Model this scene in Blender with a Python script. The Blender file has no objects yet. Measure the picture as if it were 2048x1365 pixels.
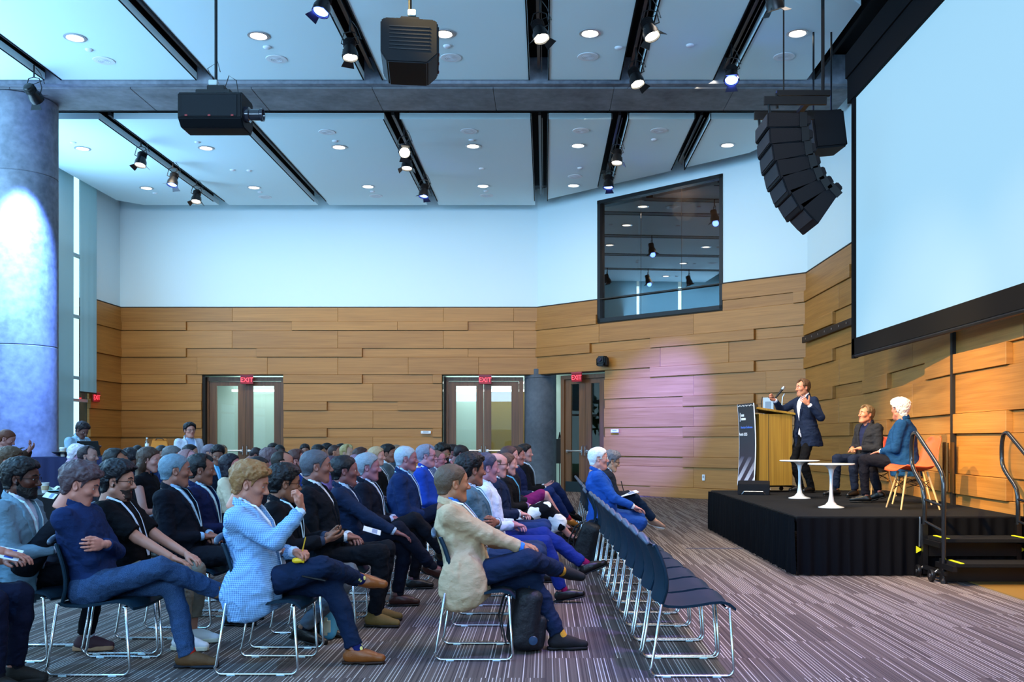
import bpy, bmesh, math, random
import numpy as np
from mathutils import Vector, Matrix, Euler
random.seed(7); np.random.seed(7)
sc = bpy.context.scene
COL = sc.collection
PI = math.pi
# ---------------------------------------------------------------- camera
CX, CY, FP, EYE = 1090.0, 880.0, 1900.0, 1.38      # principal point, focal length in px, eye height
cam_d = bpy.data.cameras.new('camera'); cam = bpy.data.objects.new('camera', cam_d); COL.objects.link(cam)
cam.location = (0, 0, EYE); cam.rotation_euler = (PI/2, 0, 0)
cam_d.sensor_width = 36; cam_d.lens = FP/2048*36
cam_d.shift_x = -(CX-1024)/2048; cam_d.shift_y = (CY-682.5)/2048
cam_d.clip_start = 0.05; cam_d.clip_end = 400
sc.camera = cam
# ---------------------------------------------------------------- colour management, world
sc.view_settings.view_transform = 'Standard'; sc.view_settings.look = 'None'
sc.view_settings.gamma = 1; sc.view_settings.exposure = 0.0
try: sc.view_settings.use_curve_mapping = False
except Exception: pass
sc.cycles.max_bounces = 6; sc.cycles.diffuse_bounces = 3; sc.cycles.glossy_bounces = 3
sc.cycles.transmission_bounces = 4; sc.cycles.transparent_max_bounces = 12
sc.cycles.sample_clamp_indirect = 4.0; sc.cycles.use_denoising = True
sc.cycles.caustics_reflective = False; sc.cycles.caustics_refractive = False
w = bpy.data.worlds.new('sky'); sc.world = w; w.use_nodes = True
nt = w.node_tree; bg = nt.nodes['Background']
bg.inputs[0].default_value = (0.50, 0.80, 1.0, 1); bg.inputs[1].default_value = 2.2
ANG_OBL = math.atan2(5.33, 5.83)
# ---------------------------------------------------------------- large lights
def area(name, loc, rot, sx, sy, power, col, spread=PI):
    d = bpy.data.lights.new(name, 'AREA'); d.shape = 'RECTANGLE'; d.size = sx; d.size_y = sy
    d.energy = power; d.color = col; d.spread = spread
    o = bpy.data.objects.new(name, d); COL.objects.link(o); o.location = loc; o.rotation_euler = rot
    return o
def spot(name, loc, target, power, col, angle, blend=0.6, r=0.06):
    d = bpy.data.lights.new(name, 'SPOT'); d.energy = power; d.color = col
    d.spot_size = math.radians(angle); d.spot_blend = blend; d.shadow_soft_size = r
    o = bpy.data.objects.new(name, d); COL.objects.link(o); o.location = loc
    v = Vector(target)-Vector(loc); o.rotation_euler = v.to_track_quat('-Z', 'Y').to_euler()
    return o
# daylight of the left glazing, its area light tilted up to lift the ceiling
area('window_daylight', (-11.0, 10.5, 5.4), (0, -PI/2-.25, 0), 4.2, 22, 3000, (0.36, 0.68, 1.0))
# added daylight fill behind the photographer, tilted up to brighten ceiling and back wall
area('window_daylight', (-1.5, -6.5, 5.3), (PI/2+.34, 0, 0), 15, 3.4, 1500, (0.40, 0.64, 1.0), 1.9)
# stage wash from the lamps in the ceiling slots
spot('stage_lamp', (0.2, 11.5, 7.1), (3.9, 13.6, 1.4), 1900, (1.0, 0.90, 0.74), 34, 0.7, .1)
spot('stage_lamp', (1.5, 8.0, 7.1), (4.2, 12.0, 1.0), 1700, (1.0, 0.80, 0.50), 40, 0.8, .1)
spot('stage_lamp', (-2.95, 8.0, 7.05), (5.1, 12.4, 1.5), 6500, (1.0, 0.66, 0.20), 30, 0.8, .1)
spot('stage_lamp', (-2.95, 4.6, 7.05), (4.9, 9.4, 1.5), 8500, (1.0, 0.62, 0.16), 28, 0.8, .1)
# purple wash on the oblique wall
spot('wall_wash_lamp', (1.3, 15.5, 7.05), (2.70, 23.1, 1.9), 56000, (0.055, 0.075, 1.0), 22, 1.0, .08)
# blue wash on the column
spot('column_lamp', (-8.5, 15.75, 7.0), (-9.25, 16.6, 3.9), 24000, (0.15, 0.30, 1.0), 44, 1.0, .05)
# blue and violet washes over the audience
spot('audience_lamp', (-7.5, 3.0, 7.2), (-2.2, 7.2, 0.7), 2300, (0.14, 0.48, 1.0), 52, 0.8, .12)
spot('audience_lamp', (-2.85, 2.5, 7.2), (-0.4, 7.5, 0.5), 700, (0.20, 0.40, 1.0), 50, 0.8, .12)
spot('audience_lamp', (3.0, 15.0, 7.1), (-0.8, 9.0, 0.9), 2100, (0.85, 0.36, 0.85), 46, 0.8, .12)
spot('audience_lamp', (1.6, 4.0, 7.1), (1.7, 7.0, 0.0), 2200, (0.34, 0.24, 1.0), 48, 0.9, .12)
# warm house light on the floor in front; added fill strips brighten the oak walls
area('house_light', (2.9, 9.5, 7.45), (0, .05, 0), 2.5, 9, 330, (1.0, 0.84, 0.70), 1.5)
area('wall_washer', (-5.5, 20.6, 7.4), (math.radians(42), 0, 0), 11, .5, 190, (1.0, 0.84, 0.62), 2.0)
area('wall_washer', (.6, 18.2, 7.4), (math.radians(42), 0, -ANG_OBL), 6, .5, 120, (1.0, 0.84, 0.62), 2.0)

# ================================================================ helpers
MATS = {}
def srgb(h):
    if isinstance(h, str):
        c = [int(h[i:i+2], 16)/255 for i in (0, 2, 4)]
    else: c = [v/255 for v in h]
    return tuple(((v/12.92) if v <= .04045 else ((v+.055)/1.055)**2.4) for v in c)
def mat(name, col, rough=.6, metal=0, emit=None, estr=0, spec=.35, bump=None, noise=None, trans=0, coat=0):
    """plain principled; bump=(scale,strength); noise=(scale,amount) colour variation"""
    if name in MATS: return MATS[name]
    m = bpy.data.materials.new(name); m.use_nodes = True; MATS[name] = m
    nt = m.node_tree; b = nt.nodes['Principled BSDF']
    c = srgb(col) if isinstance(col, str) else tuple(col)
    b.inputs['Base Color'].default_value = (*c, 1); b.inputs['Roughness'].default_value = rough
    b.inputs['Metallic'].default_value = metal; b.inputs['Specular IOR Level'].default_value = spec
    if trans: b.inputs['Transmission Weight'].default_value = trans
    if coat: b.inputs['Coat Weight'].default_value = coat
    if emit is not None:
        e = srgb(emit) if isinstance(emit, str) else emit
        b.inputs['Emission Color'].default_value = (*e, 1); b.inputs['Emission Strength'].default_value = estr
    tc = nt.nodes.new('ShaderNodeTexCoord')
    if noise:
        n = nt.nodes.new('ShaderNodeTexNoise'); n.inputs['Scale'].default_value = noise[0]; n.inputs['Detail'].default_value = 4
        nt.links.new(tc.outputs['Object'], n.inputs['Vector'])
        mx = nt.nodes.new('ShaderNodeMix'); mx.data_type = 'RGBA'
        mx.inputs['A'].default_value = (*[v*(1-noise[1]) for v in c], 1); mx.inputs['B'].default_value = (*[min(1, v*(1+noise[1])) for v in c], 1)
        nt.links.new(n.outputs['Fac'], mx.inputs['Factor']); nt.links.new(mx.outputs['Result'], b.inputs['Base Color'])
    if bump:
        n = nt.nodes.new('ShaderNodeTexNoise'); n.inputs['Scale'].default_value = bump[0]; n.inputs['Detail'].default_value = 3
        nt.links.new(tc.outputs['Object'], n.inputs['Vector'])
        bp = nt.nodes.new('ShaderNodeBump'); bp.inputs['Strength'].default_value = bump[1]; bp.inputs['Distance'].default_value = .01
        nt.links.new(n.outputs['Fac'], bp.inputs['Height']); nt.links.new(bp.outputs['Normal'], b.inputs['Normal'])
    return m
class NT:
    """small node-graph helper"""
    def __init__(s, name):
        s.m = bpy.data.materials.new(name); s.m.use_nodes = True; MATS[name] = s.m
        s.t = s.m.node_tree; s.b = s.t.nodes['Principled BSDF']
    def n(s, typ, **kw):
        o = s.t.nodes.new('ShaderNode'+typ)
        for k, v in kw.items(): setattr(o, k, v)
        return o
    def l(s, a, b): s.t.links.new(a, b)
    def math(s, op, a, b=None):
        o = s.n('Math', operation=op)
        for i, v in enumerate((a, b)):
            if v is None: continue
            if isinstance(v, (int, float)): o.inputs[i].default_value = v
            else: s.l(v, o.inputs[i])
        return o.outputs[0]
    def mix(s, f, a, b):
        o = s.n('Mix', data_type='RGBA')
        for k, v in (('Factor', f), ('A', a), ('B', b)):
            if isinstance(v, (int, float)): o.inputs[k].default_value = v
            elif isinstance(v, tuple): o.inputs[k].default_value = (*v, 1)
            else: s.l(v, o.inputs[k])
        return o.outputs['Result']
    def bump(s, h, st, dist=.01):
        o = s.n('Bump'); o.inputs['Strength'].default_value = st; o.inputs['Distance'].default_value = dist
        s.l(h, o.inputs['Height']); s.l(o.outputs['Normal'], s.b.inputs['Normal'])
    def noise(s, vec, scale, detail=4, mapping=None):
        if mapping:
            mp = s.n('Mapping'); mp.inputs['Scale'].default_value = mapping; s.l(vec, mp.inputs['Vector']); vec = mp.outputs['Vector']
        o = s.n('TexNoise'); o.inputs['Scale'].default_value = scale; o.inputs['Detail'].default_value = detail
        s.l(vec, o.inputs['Vector']); return o.outputs['Fac']
    def ramp(s, f, pts):
        o = s.n('ValToRGB'); e = o.color_ramp.elements
        while len(e) < len(pts): e.new(.5)
        for el, (p, c) in zip(e, pts): el.position = p; el.color = (*c, 1) if len(c) == 3 else c
        s.l(f, o.inputs['Fac']); return o.outputs['Color']

def link(o): COL.objects.link(o); return o
def tag(o, label=None, cat=None, group=None, kind=None):
    if label: o['label'] = label
    if cat: o['category'] = cat
    if group: o['group'] = group
    if kind: o['kind'] = kind
    return o
def thing(name, label, cat, loc=(0, 0, 0), rz=0, group=None, kind=None):
    o = bpy.data.objects.new(name, None); link(o); o.location = loc; o.rotation_euler = (0, 0, rz)
    o.empty_display_size = .1
    return tag(o, label, cat, group, kind)
def dup(root, label=None, loc=None, rz=None):
    r = root.copy(); link(r)
    if label: r['label'] = label
    if loc is not None: r.location = loc
    if rz is not None: r.rotation_euler = (0, 0, rz)
    for c in list(root.children):
        k = c.copy(); link(k); k.parent = r
        for g in c.children:
            q = g.copy(); link(q); q.parent = k
    return r
class MB:
    """collects verts and faces, builds one mesh object"""
    def __init__(s): s.v = []; s.f = []; s.mi = []; s.M = Matrix.Identity(4); s.cur = 0
    def add(s, vs, fs):
        o = len(s.v); s.v += [tuple(s.M @ Vector(p)) for p in vs]
        for f in fs: s.f.append(tuple(i+o for i in f)); s.mi.append(s.cur)
    def box(s, c, d, rz=0, R=None):
        x, y, z = [q/2 for q in d]; R = R or Matrix.Rotation(rz, 3, 'Z'); c = Vector(c)
        P = [c + R @ Vector(((-x, x)[i & 1], (-y, y)[(i >> 1) & 1], (-z, z)[(i >> 2) & 1])) for i in range(8)]
        s.add(P, [(0, 2, 3, 1), (4, 5, 7, 6), (0, 1, 5, 4), (2, 6, 7, 3), (0, 4, 6, 2), (1, 3, 7, 5)])
    def bbox(s, c, d, r=.01, R=None, seg=2):
        """box with rounded edges"""
        bm = bmesh.new(); bmesh.ops.create_cube(bm, size=1)
        for v in bm.verts: v.co = Vector((v.co.x*d[0], v.co.y*d[1], v.co.z*d[2]))
        bmesh.ops.bevel(bm, geom=bm.edges[:], offset=r, segments=seg, affect='EDGES')
        R = R or Matrix.Identity(3); c = Vector(c)
        s.add([c + R @ v.co for v in bm.verts], [tuple(v.index for v in f.verts) for f in bm.faces]); bm.free()
    def tube(s, pts, r, seg=8, closed=False, cap=True, up=None):
        pts = [Vector(p) for p in pts]; n = len(pts); rr = r if hasattr(r, '__len__') else [r]*n
        T = []
        for i in range(n):
            a = pts[(i-1) % n] if (closed or i > 0) else pts[i]; b = pts[(i+1) % n] if (closed or i < n-1) else pts[i]
            T.append((b-a).normalized())
        N = Vector((0, 0, 1)) if abs(T[0].z) < .9 else Vector((1, 0, 0))
        N = (N - T[0]*N.dot(T[0])).normalized(); vs = []
        for i in range(n):
            N = (N - T[i]*N.dot(T[i])).normalized(); B = T[i].cross(N)
            for k in range(seg):
                a = 2*PI*k/seg; vs.append(pts[i] + (N*math.cos(a)+B*math.sin(a))*rr[i])
        fs = []
        for i in range(n if closed else n-1):
            j = (i+1) % n
            for k in range(seg): q = (k+1) % seg; fs.append((i*seg+k, i*seg+q, j*seg+q, j*seg+k))
        if cap and not closed: fs += [tuple(range(seg))[::-1], tuple((n-1)*seg+k for k in range(seg))]
        s.add(vs, fs)
    def strip(s, pts, nrm, wdt, th):
        """flat ribbon along pts; nrm per point; width wdt, thickness th"""
        pts = [Vector(p) for p in pts]; n = len(pts); vs = []; fs = []
        for i in range(n):
            t = (pts[min(i+1, n-1)]-pts[max(i-1, 0)]).normalized(); m = Vector(nrm[i]).normalized(); b = t.cross(m).normalized()
            for a, c in ((-1, 0), (1, 0), (1, 1), (-1, 1)): vs.append(pts[i]+b*a*wdt/2+m*c*th)
        for i in range(n-1):
            for k in range(4): q = (k+1) % 4; fs.append((i*4+k, i*4+q, i*4+4+q, i*4+4+k))
        fs += [(3, 2, 1, 0), ((n-1)*4, (n-1)*4+1, (n-1)*4+2, (n-1)*4+3)]
        s.add(vs, fs)
    def lathe(s, prof, seg=24, c=(0, 0, 0), R=None):
        vs = []; fs = []; R = R or Matrix.Identity(3); c = Vector(c); n = len(prof)
        for r, z in prof:
            for k in range(seg): a = 2*PI*k/seg; vs.append(c + R @ Vector((r*math.cos(a), r*math.sin(a), z)))
        for i in range(n-1):
            for k in range(seg): q = (k+1) % seg; fs.append((i*seg+k, i*seg+q, i*seg+seg+q, i*seg+seg+k))
        if prof[0][0] > 1e-4: fs.append(tuple(range(seg))[::-1])
        if prof[-1][0] > 1e-4: fs.append(tuple((n-1)*seg+k for k in range(seg)))
        s.add(vs, fs)
    def prism(s, poly, z0, z1):
        n = len(poly); s.add([(x, y, z0) for x, y in poly]+[(x, y, z1) for x, y in poly],
            [tuple(range(n))[::-1], tuple(range(n, 2*n))]+[(i, (i+1) % n, n+(i+1) % n, n+i) for i in range(n)])
    def grid(s, P):
        """P[i][j] points -> surface"""
        h = len(P); w_ = len(P[0]); s.add([p for r in P for p in r], [(i*w_+j, i*w_+j+1, (i+1)*w_+j+1, (i+1)*w_+j) for i in range(h-1) for j in range(w_-1)])
    def mesh(s, name, mats, smooth=False):
        me = bpy.data.meshes.new(name); me.from_pydata([tuple(p) for p in s.v], [], s.f)
        for m in (mats if isinstance(mats, (list, tuple)) else [mats]): me.materials.append(m)
        if any(s.mi): me.polygons.foreach_set('material_index', s.mi)
        if smooth:
            me.shade_smooth()
            if smooth != 'full': me.set_sharp_from_angle(angle=math.radians(40))
        me.update(); return me
    def build(s, name, mats, parent=None, smooth=False, loc=None):
        o = bpy.data.objects.new(name, s.mesh(name, mats, smooth)); link(o)
        if parent: o.parent = parent
        if loc is not None: o.location = loc
        return o
def inst(name, me, parent=None, loc=(0, 0, 0), rot=None):
    o = bpy.data.objects.new(name, me); link(o); o.location = loc
    if rot is not None: o.rotation_euler = rot
    if parent: o.parent = parent
    return o
def text(body, size, loc, rot, material, parent=None, name='lettering', extrude=.001, align='CENTER'):
    c = bpy.data.curves.new(name, 'FONT'); c.body = body; c.size = size; c.extrude = extrude; c.align_x = align; c.align_y = 'CENTER'; c.resolution_u = 2
    q = bpy.data.objects.new(name, c); link(q); bpy.context.view_layer.update()
    me = bpy.data.meshes.new_from_object(q.evaluated_get(bpy.context.evaluated_depsgraph_get())); bpy.data.objects.remove(q); bpy.data.curves.remove(c)
    me.name = name; me.materials.clear(); me.materials.append(material); o = bpy.data.objects.new(name, me); link(o); o.location = loc; o.rotation_euler = rot
    if parent: o.parent = parent
    return o
def PX(px, py, Y):
    return Vector(((px-CX)*Y/FP, Y, EYE-(py-CY)*Y/FP))
def arc(c, r, a0, a1, n, plane='xz'):
    out = []
    for i in range(n+1):
        a = a0+(a1-a0)*i/n; u, v = r*math.cos(a), r*math.sin(a)
        out.append((c[0]+u, c[1], c[2]+v) if plane == 'xz' else ((c[0]+u, c[1]+v, c[2]) if plane == 'xy' else (c[0], c[1]+u, c[2]+v)))
    return out
ORD = ['first', 'second', 'third', 'fourth', 'fifth', 'sixth', 'seventh', 'eighth', 'ninth', 'tenth', 'eleventh', 'twelfth', 'thirteenth', 'fourteenth', 'fifteenth', 'sixteenth', 'seventeenth', 'eighteenth', 'nineteenth', 'twentieth', 'twenty-first', 'twenty-second', 'twenty-third', 'twenty-fourth', 'twenty-fifth', 'twenty-sixth', 'twenty-seventh', 'twenty-eighth', 'twenty-ninth', 'thirtieth']
# ================================================================ shared materials
black = mat('black_plastic', (.006, .0065, .008), .45)
blackm = mat('black_metal', (.005, .005, .006), .35)
blue_lit_white = mat('white_paint', (.66, .82, .87), .8, bump=(60, .03))  # white paint; the cool tint puts the blue light into its colour
chrome = mat('chrome', (.62, .63, .66), .22, 1)
steel = mat('brushed_steel', (.55, .56, .58), .35, 1)
def wood_mat(name, c1, c2, axis='h'):
    g = NT(name); tc = g.n('TexCoord'); oi = g.n('ObjectInfo')
    v = g.n('VectorMath', operation='ADD'); g.l(tc.outputs['Object'], v.inputs[0])
    cm = g.n('CombineXYZ'); r = g.math('MULTIPLY', oi.outputs['Random'], 37.0)
    for i in range(3): g.l(r, cm.inputs[i])
    g.l(cm.outputs[0], v.inputs[1])
    sc_ = {'h': (1.2, 1.2, 60), 'v': (50, 50, 1.0)}[axis]; sc2 = {'h': (.7, .7, 14), 'v': (12, 12, .6)}[axis]
    n1 = g.noise(v.outputs[0], 1.0, 3, sc_); n2 = g.noise(v.outputs[0], 1.0, 2, sc2)
    f = g.math('ADD', g.math('MULTIPLY', n1, .55), g.math('MULTIPLY', n2, .45))
    f = g.math('ADD', f, g.math('MULTIPLY', g.math('SUBTRACT', oi.outputs['Random'], .5), .16))
    c = g.ramp(f, [(.28, c1), (.72, c2)]); g.l(c, g.b.inputs['Base Color'])
    g.b.inputs['Roughness'].default_value = .48; g.bump(n1, .08, .003); return g.m
oak = wood_mat('oak_veneer', srgb('8F5E24'), srgb('B47E3C'))
oak_v = wood_mat('oak_veneer_upright', srgb('8A6420'), srgb('B88F35'), 'v')
door_wood = wood_mat('walnut_door', srgb('4A2F1A'), srgb('7A5230'), 'v')
def concrete(name, a, b, sc1=.9):
    g = NT(name); tc = g.n('TexCoord'); n = g.noise(tc.outputs['Object'], sc1, 8); n2 = g.noise(tc.outputs['Object'], 9, 6)
    c = g.ramp(g.math('ADD', g.math('MULTIPLY', n, .65), g.math('MULTIPLY', n2, .35)), [(.32, a), (.68, b)])
    g.l(c, g.b.inputs['Base Color']); g.b.inputs['Roughness'].default_value = .7; g.bump(n2, .25, .01); return g.m
conc = concrete('concrete', srgb('434A56'), srgb('8A919C'))
conc_d = concrete('concrete_beam', srgb('4E5156'), srgb('777A80'), 2.0)
# carpet with fine stripes running away from the camera
g = NT('striped_carpet'); tc = g.n('TexCoord'); sp = g.n('SeparateXYZ'); g.l(tc.outputs['Object'], sp.inputs[0])
ty = g.math('FLOOR', g.math('ADD', g.math('MULTIPLY', sp.outputs[1], 1.0), g.math('MULTIPLY', g.math('FLOOR', g.math('MULTIPLY', sp.outputs[0], 2.0)), .5)))
def wn2(a, b):
    wn = g.n('TexWhiteNoise', noise_dimensions='2D'); cm = g.n('CombineXYZ'); g.l(a, cm.inputs[0]); g.l(b, cm.inputs[1]); g.l(cm.outputs[0], wn.inputs['Vector']); return wn.outputs['Value']
u = g.math('MULTIPLY', sp.outputs[0], 46.0); idu = g.math('FLOOR', u); fr_ = g.math('FRACT', u); r1 = wn2(idu, ty)
u2 = g.math('FLOOR', g.math('MULTIPLY', sp.outputs[0], 150.0)); r2 = wn2(u2, ty); n3 = g.noise(tc.outputs['Object'], 260, 2)
base = g.mix(r2, srgb('453B3A'), srgb('6A5D57'))
line = g.math('MULTIPLY', g.math('MULTIPLY', g.math('LESS_THAN', fr_, .24), g.math('GREATER_THAN', r1, .46)), r1)
cc = g.mix(line, base, srgb('CFC4BC')); cc = g.mix(g.ramp(n3, [(.3, (.3, .3, .3)), (.6, (0, 0, 0))]), cc, srgb('2A2422'))
g.l(cc, g.b.inputs['Base Color']); g.b.inputs['Roughness'].default_value = .95; g.b.inputs['Specular IOR Level'].default_value = .15
g.bump(n3, .5, .006); carpet = g.m
def glass_mat(name, tint, refl=.06, dark=None):
    g = NT(name); g.t.nodes.remove(g.b); out = [n for n in g.t.nodes if n.type == 'OUTPUT_MATERIAL'][0]
    tr = g.n('BsdfTransparent'); tr.inputs[0].default_value = (*tint, 1); gl = g.n('BsdfGlossy'); gl.inputs['Roughness'].default_value = .01
    lw = g.n('LayerWeight'); lw.inputs['Blend'].default_value = .5
    f = g.math('ADD', g.math('MULTIPLY', g.math('POWER', lw.outputs['Facing'], 5.0), .9), refl); mx = g.n('MixShader')
    g.l(f, mx.inputs[0]); g.l(tr.outputs[0], mx.inputs[1]); g.l(gl.outputs[0], mx.inputs[2]); g.l(mx.outputs[0], out.inputs['Surface']); return g.m
glass = glass_mat('clear_glass', (.93, .97, .96), .03)
booth_glass = glass_mat('tinted_booth_glass', (.42, .38, .34), .22)
# ================================================================ floor
mb = MB(); mb.box((-2.9, 9.5, -.05), (18.0, 33.4, .1)); fl = mb.build('floor', carpet); tag(fl, 'grey brown carpet with fine pale stripes', kind='structure')
mb = MB(); mb.box((4.55, 5.6, .004), (.9, 7.6, .012)); o = mb.build('trim_1', mat('hardwood_border', srgb('8A6A35'), .35, bump=(30, .05)))
tag(o, 'strip of tan hardwood floor beside the wall right of the stair', kind='structure')
# ================================================================ walls
ROWS = [0, .25, .73, .97, 1.45, 1.69, 2.17, 2.41, 2.90, 3.14, 3.61, 3.85, 4.33, 4.57, 4.95]
WT = 8.15
panel_cache = {}
def panel_mesh(L, t, h):
    k = (round(L, 3), round(t, 3), round(h, 3))
    if k not in panel_cache:
        m_ = MB(); m_.bbox((0, 0, 0), (L, t, h), min(.004, t/3), seg=1); panel_cache[k] = m_.mesh('panel', oak)
    return panel_cache[k]
def seg_wall(name, P0, P1, label, holes=(), thick=.2, step=.95, off=0, seed=1, levels=None, hole_top=3.12, upper_holes=()):
    """wall from P0 to P1 (left to right seen from inside); lower part clad with stepped oak panels, upper part white"""
    P0 = Vector((*P0, 0)); P1 = Vector((*P1, 0)); D = (P1-P0); L = D.length; D.normalize(); N = Vector((D.y, -D.x, 0))  # towards the room
    ang = math.atan2(D.y, D.x)
    root = thing(name, label, None, tuple(P0), ang, kind='structure')
    # local frame: x along the wall, -y towards the room (N), z up
    def rects(z0, z1, hs):
        xs = [(0, L)]
        for a, b, h0, h1 in hs:
            if h0 < z1-.02 and h1 > z0+.02:
                xs = [r for (p, q) in xs for r in ((p, min(q, a)), (max(p, b), q)) if r[1]-r[0] > .02]
        return xs
    allh = [(a, b, 0, hole_top) for a, b in holes]+list(upper_holes)
    zc = sorted(set([0, WT, 4.95]+[h for q in allh for h in q[2:]]))
    back = MB(); up = MB()
    for z0, z1 in zip(zc, zc[1:]):
        for a, b in rects(z0, z1, allh):
            (back if z1 <= 4.951 else up).box(((a+b)/2, thick/2, (z0+z1)/2), (b-a, thick, z1-z0))
    back.build('backing', mat('dark_backing', (.05, .035, .02), .9), root)
    if up.v: up.build('plaster', blue_lit_white, root)
    m_ = MB(); m_.box((L/2, -.02, 4.965), (L, .05, .02)); m_.build('reveal', mat('dark_reveal', (.03, .025, .02), .6), root)
    rnd = random.Random(seed); prev = 0
    for r in range(14):
        z0, z1 = ROWS[r], ROWS[r+1]; thin = (z1-z0) < .3
        for a, b in rects(z0, z1, allh):
            x = a; k = math.floor((a+off+.01)/step)
            while x < b-.02:
                n = rnd.choice((2, 2, 3) if thin else (2, 3, 3))
                k2 = k+n; q = k2*step-off+(0 if thin else step*.3)
                if q > b-.25: q = b
                if q-x < .3 and q < b: k = k2; continue
                lv = (.008 if (k//2+r) % 2 else .080) if thin else .036+((k+r) % 3)*.006
                if r == 13: lv = .03
                t_ = lv+.012; o = inst('panel', panel_mesh(q-x-.004, t_, z1-z0-.005), root, ((x+q)/2, -t_/2, (z0+z1)/2))
                x = q; k = k2
    return root, P0, D, N, L
seg_wall('wall_left', (-11.5, 23.85), (-11.5, 25.7), 'short oak clad wall between the window shades and the back corner', seed=5)
o, *_ = seg_wall('wall_back', (-11.5, 25.7), (-.2, 25.7), 'long oak clad wall with doors under a white upper wall', holes=[(2.23, 4.44), (8.72, 11.3)], seed=2, off=.08)
WA = seg_wall('wall_right', (-.2, 25.7), (5.63, 20.37), 'oblique oak clad wall with the dark booth window', holes=[(0, 2.34)], upper_holes=[(2.107, 5.80, 4.37, 7.485)], seed=9, off=0)
RW = [(5.63, 20.37), (5.6, 16.5), (5.0, 11.46), (4.86, 8.6), (4.85, -6.9)]
RWL = ['oak clad wall between the oblique wall and the screen', 'oak clad wall behind the stage under the screen', 'oak clad wall right of the hinged seam', 'oak clad wall beside the stage stair']
WR = [seg_wall('wall_right', a, b, l, seed=20+i, off=.3*i, step=1.05) for i, (a, b, l) in enumerate(zip(RW, RW[1:], RWL))]
# ---- room-closing walls that the camera turns its back to
mb = MB(); mb.box((-3.3, -7.0, 1.0), (16.6, .2, 2.0)); mb.box((-3.3, -7.0, 7.7), (16.6, .2, 1.0))
for x in (-11.4, -8, -4, 0, 4.8): mb.box((x, -7.0, 4.6), (.5, .2, 5.4))
tag(mb.build('wall_near', blue_lit_white), 'white wall with tall windows behind the camera', kind='structure')
for i, x in enumerate((-9.7, -6, -2, 2.4)):
    mb = MB(); mb.box((x, -7.0, 4.6), (3.9, .02, 5.2)); tag(mb.build('window_%d' % (i+2), glass), 'tall window behind the camera', kind='structure')
# ---- left glazing, its mullions
fr = MB()
for y in [-6.4+1.9*i for i in range(16)]: fr.box((-11.5, y, 4.05), (.12, .08, 8.1))
for z in (.05, 2.35, 2.9, 4.4, 5.9, 7.9): fr.box((-11.5, 8.4, z), (.10, 30.8, .07))
win = thing('window_1', 'tall glazed wall behind the roller shades on the left', None, kind='structure'); fr.build('mullion', mat('window_frame', (.5, .56, .6), .4), win)
mb = MB(); mb.box((-11.5, 8.4, 4.05), (.012, 30.8, 8.1)); mb.build('pane', glass, win)
# roller shades
g = NT('shade_fabric'); g.b.inputs['Base Color'].default_value = (.30, .42, .47, 1); g.b.inputs['Roughness'].default_value = .9
g.b.inputs['Transmission Weight'].default_value = 0
out = [n for n in g.t.nodes if n.type == 'OUTPUT_MATERIAL'][0]; tl = g.n('BsdfTranslucent'); tl.inputs[0].default_value = (.25, .42, .50, 1); mx = g.n('MixShader'); mx.inputs[0].default_value = .42
g.l(g.b.outputs[0], mx.inputs[1]); g.l(tl.outputs[0], mx.inputs[2]); g.l(mx.outputs[0], out.inputs['Surface']); shade_m = g.m
shades = [(22.88, 23.74, 2.52, 'short grey roller shade with a black hem beside the exit sign'), (21.0, 22.58, .03, 'full length grey roller shade between the column and the bright gap')]
y = 20.9
while y > -5: shades.append((y-1.55, y, 2.62, 'grey roller shade')); y -= 1.68
for i, (a, b, z, l) in enumerate(shades):
    vis = i < 2
    if not vis: l = 'grey roller shade hidden past the left edge, %s from the column' % ORD[i-2]
    s = thing('roller_shade', l, 'window shade', (-11.2, (a+b)/2, z), group='roller shades on the left glazing')
    mb = MB(); n = 14; P = [[(.012*math.sin(j*1.3)*(1-k/8), (a-b)/2+(b-a)*j/n, .03+(7.95-z)*k/8) for j in range(n+1)] for k in range(9)]
    mb.grid(P); mb.build('cloth', shade_m, s, 'full'); mb = MB(); mb.bbox((0, 0, .012), (.03, b-a, .035), .008); mb.build('hem_bar', black, s)
    if z > 1:
        mb = MB(); mb.tube([(0, (a-b)/2-.01, 8.0-z-.03), (0, (b-a)/2+.01, 8.0-z-.03)], .04, 12); mb.build('roller_tube', steel, s)
# greenery outside, mirrored in the booth window
leafm = mat('leaves', (.05, .13, .05), .8, noise=(3, .5)); bark = mat('bark', (.09, .06, .04), .9)
for i, (x, y, h) in enumerate(((-19, 16, 4.2), (-20, 8, 3.6), (-18.5, 20.5, 3.4), (-19.5, 2, 4.4))):
    t = thing('tree', 'leafy tree outside the glazing, %s from the back of the hall' % ORD[i], 'tree', (x, y, -.1), group='trees outside'); mb = MB()
    mb.tube([(0, 0, 0), (.1, 0, h*.5), (0, .1, h*.85)], [.14, .1, .05], 8); mb.build('trunk', bark, t, True); rn = random.Random(i); mb = MB()
    for k in range(420):
        a, u, r = rn.random()*2*PI, rn.uniform(-1, 1), 1.7*rn.random()**.4
        c = Vector((r*math.cos(a)*math.sqrt(1-u*u), r*math.sin(a)*math.sqrt(1-u*u), h*.75+u*r*.8)); d = Vector((rn.gauss(0, 1), rn.gauss(0, 1), rn.gauss(0, 1))).normalized(); e = d.orthogonal().normalized()
        mb.add([c-d*.2, c+e*.1, c+d*.2, c-e*.1+Vector((0, 0, .03))], [(0, 1, 2), (0, 2, 3)])
    c = mb.build('crown', leafm, t); c['kind'] = 'stuff'
mb = MB(); mb.box((-22, 9, -.15), (20, 60, .1)); tag(mb.build('ground', mat('lawn', (.06, .12, .04), .9)), 'ground outside the windows', kind='structure')
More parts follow.
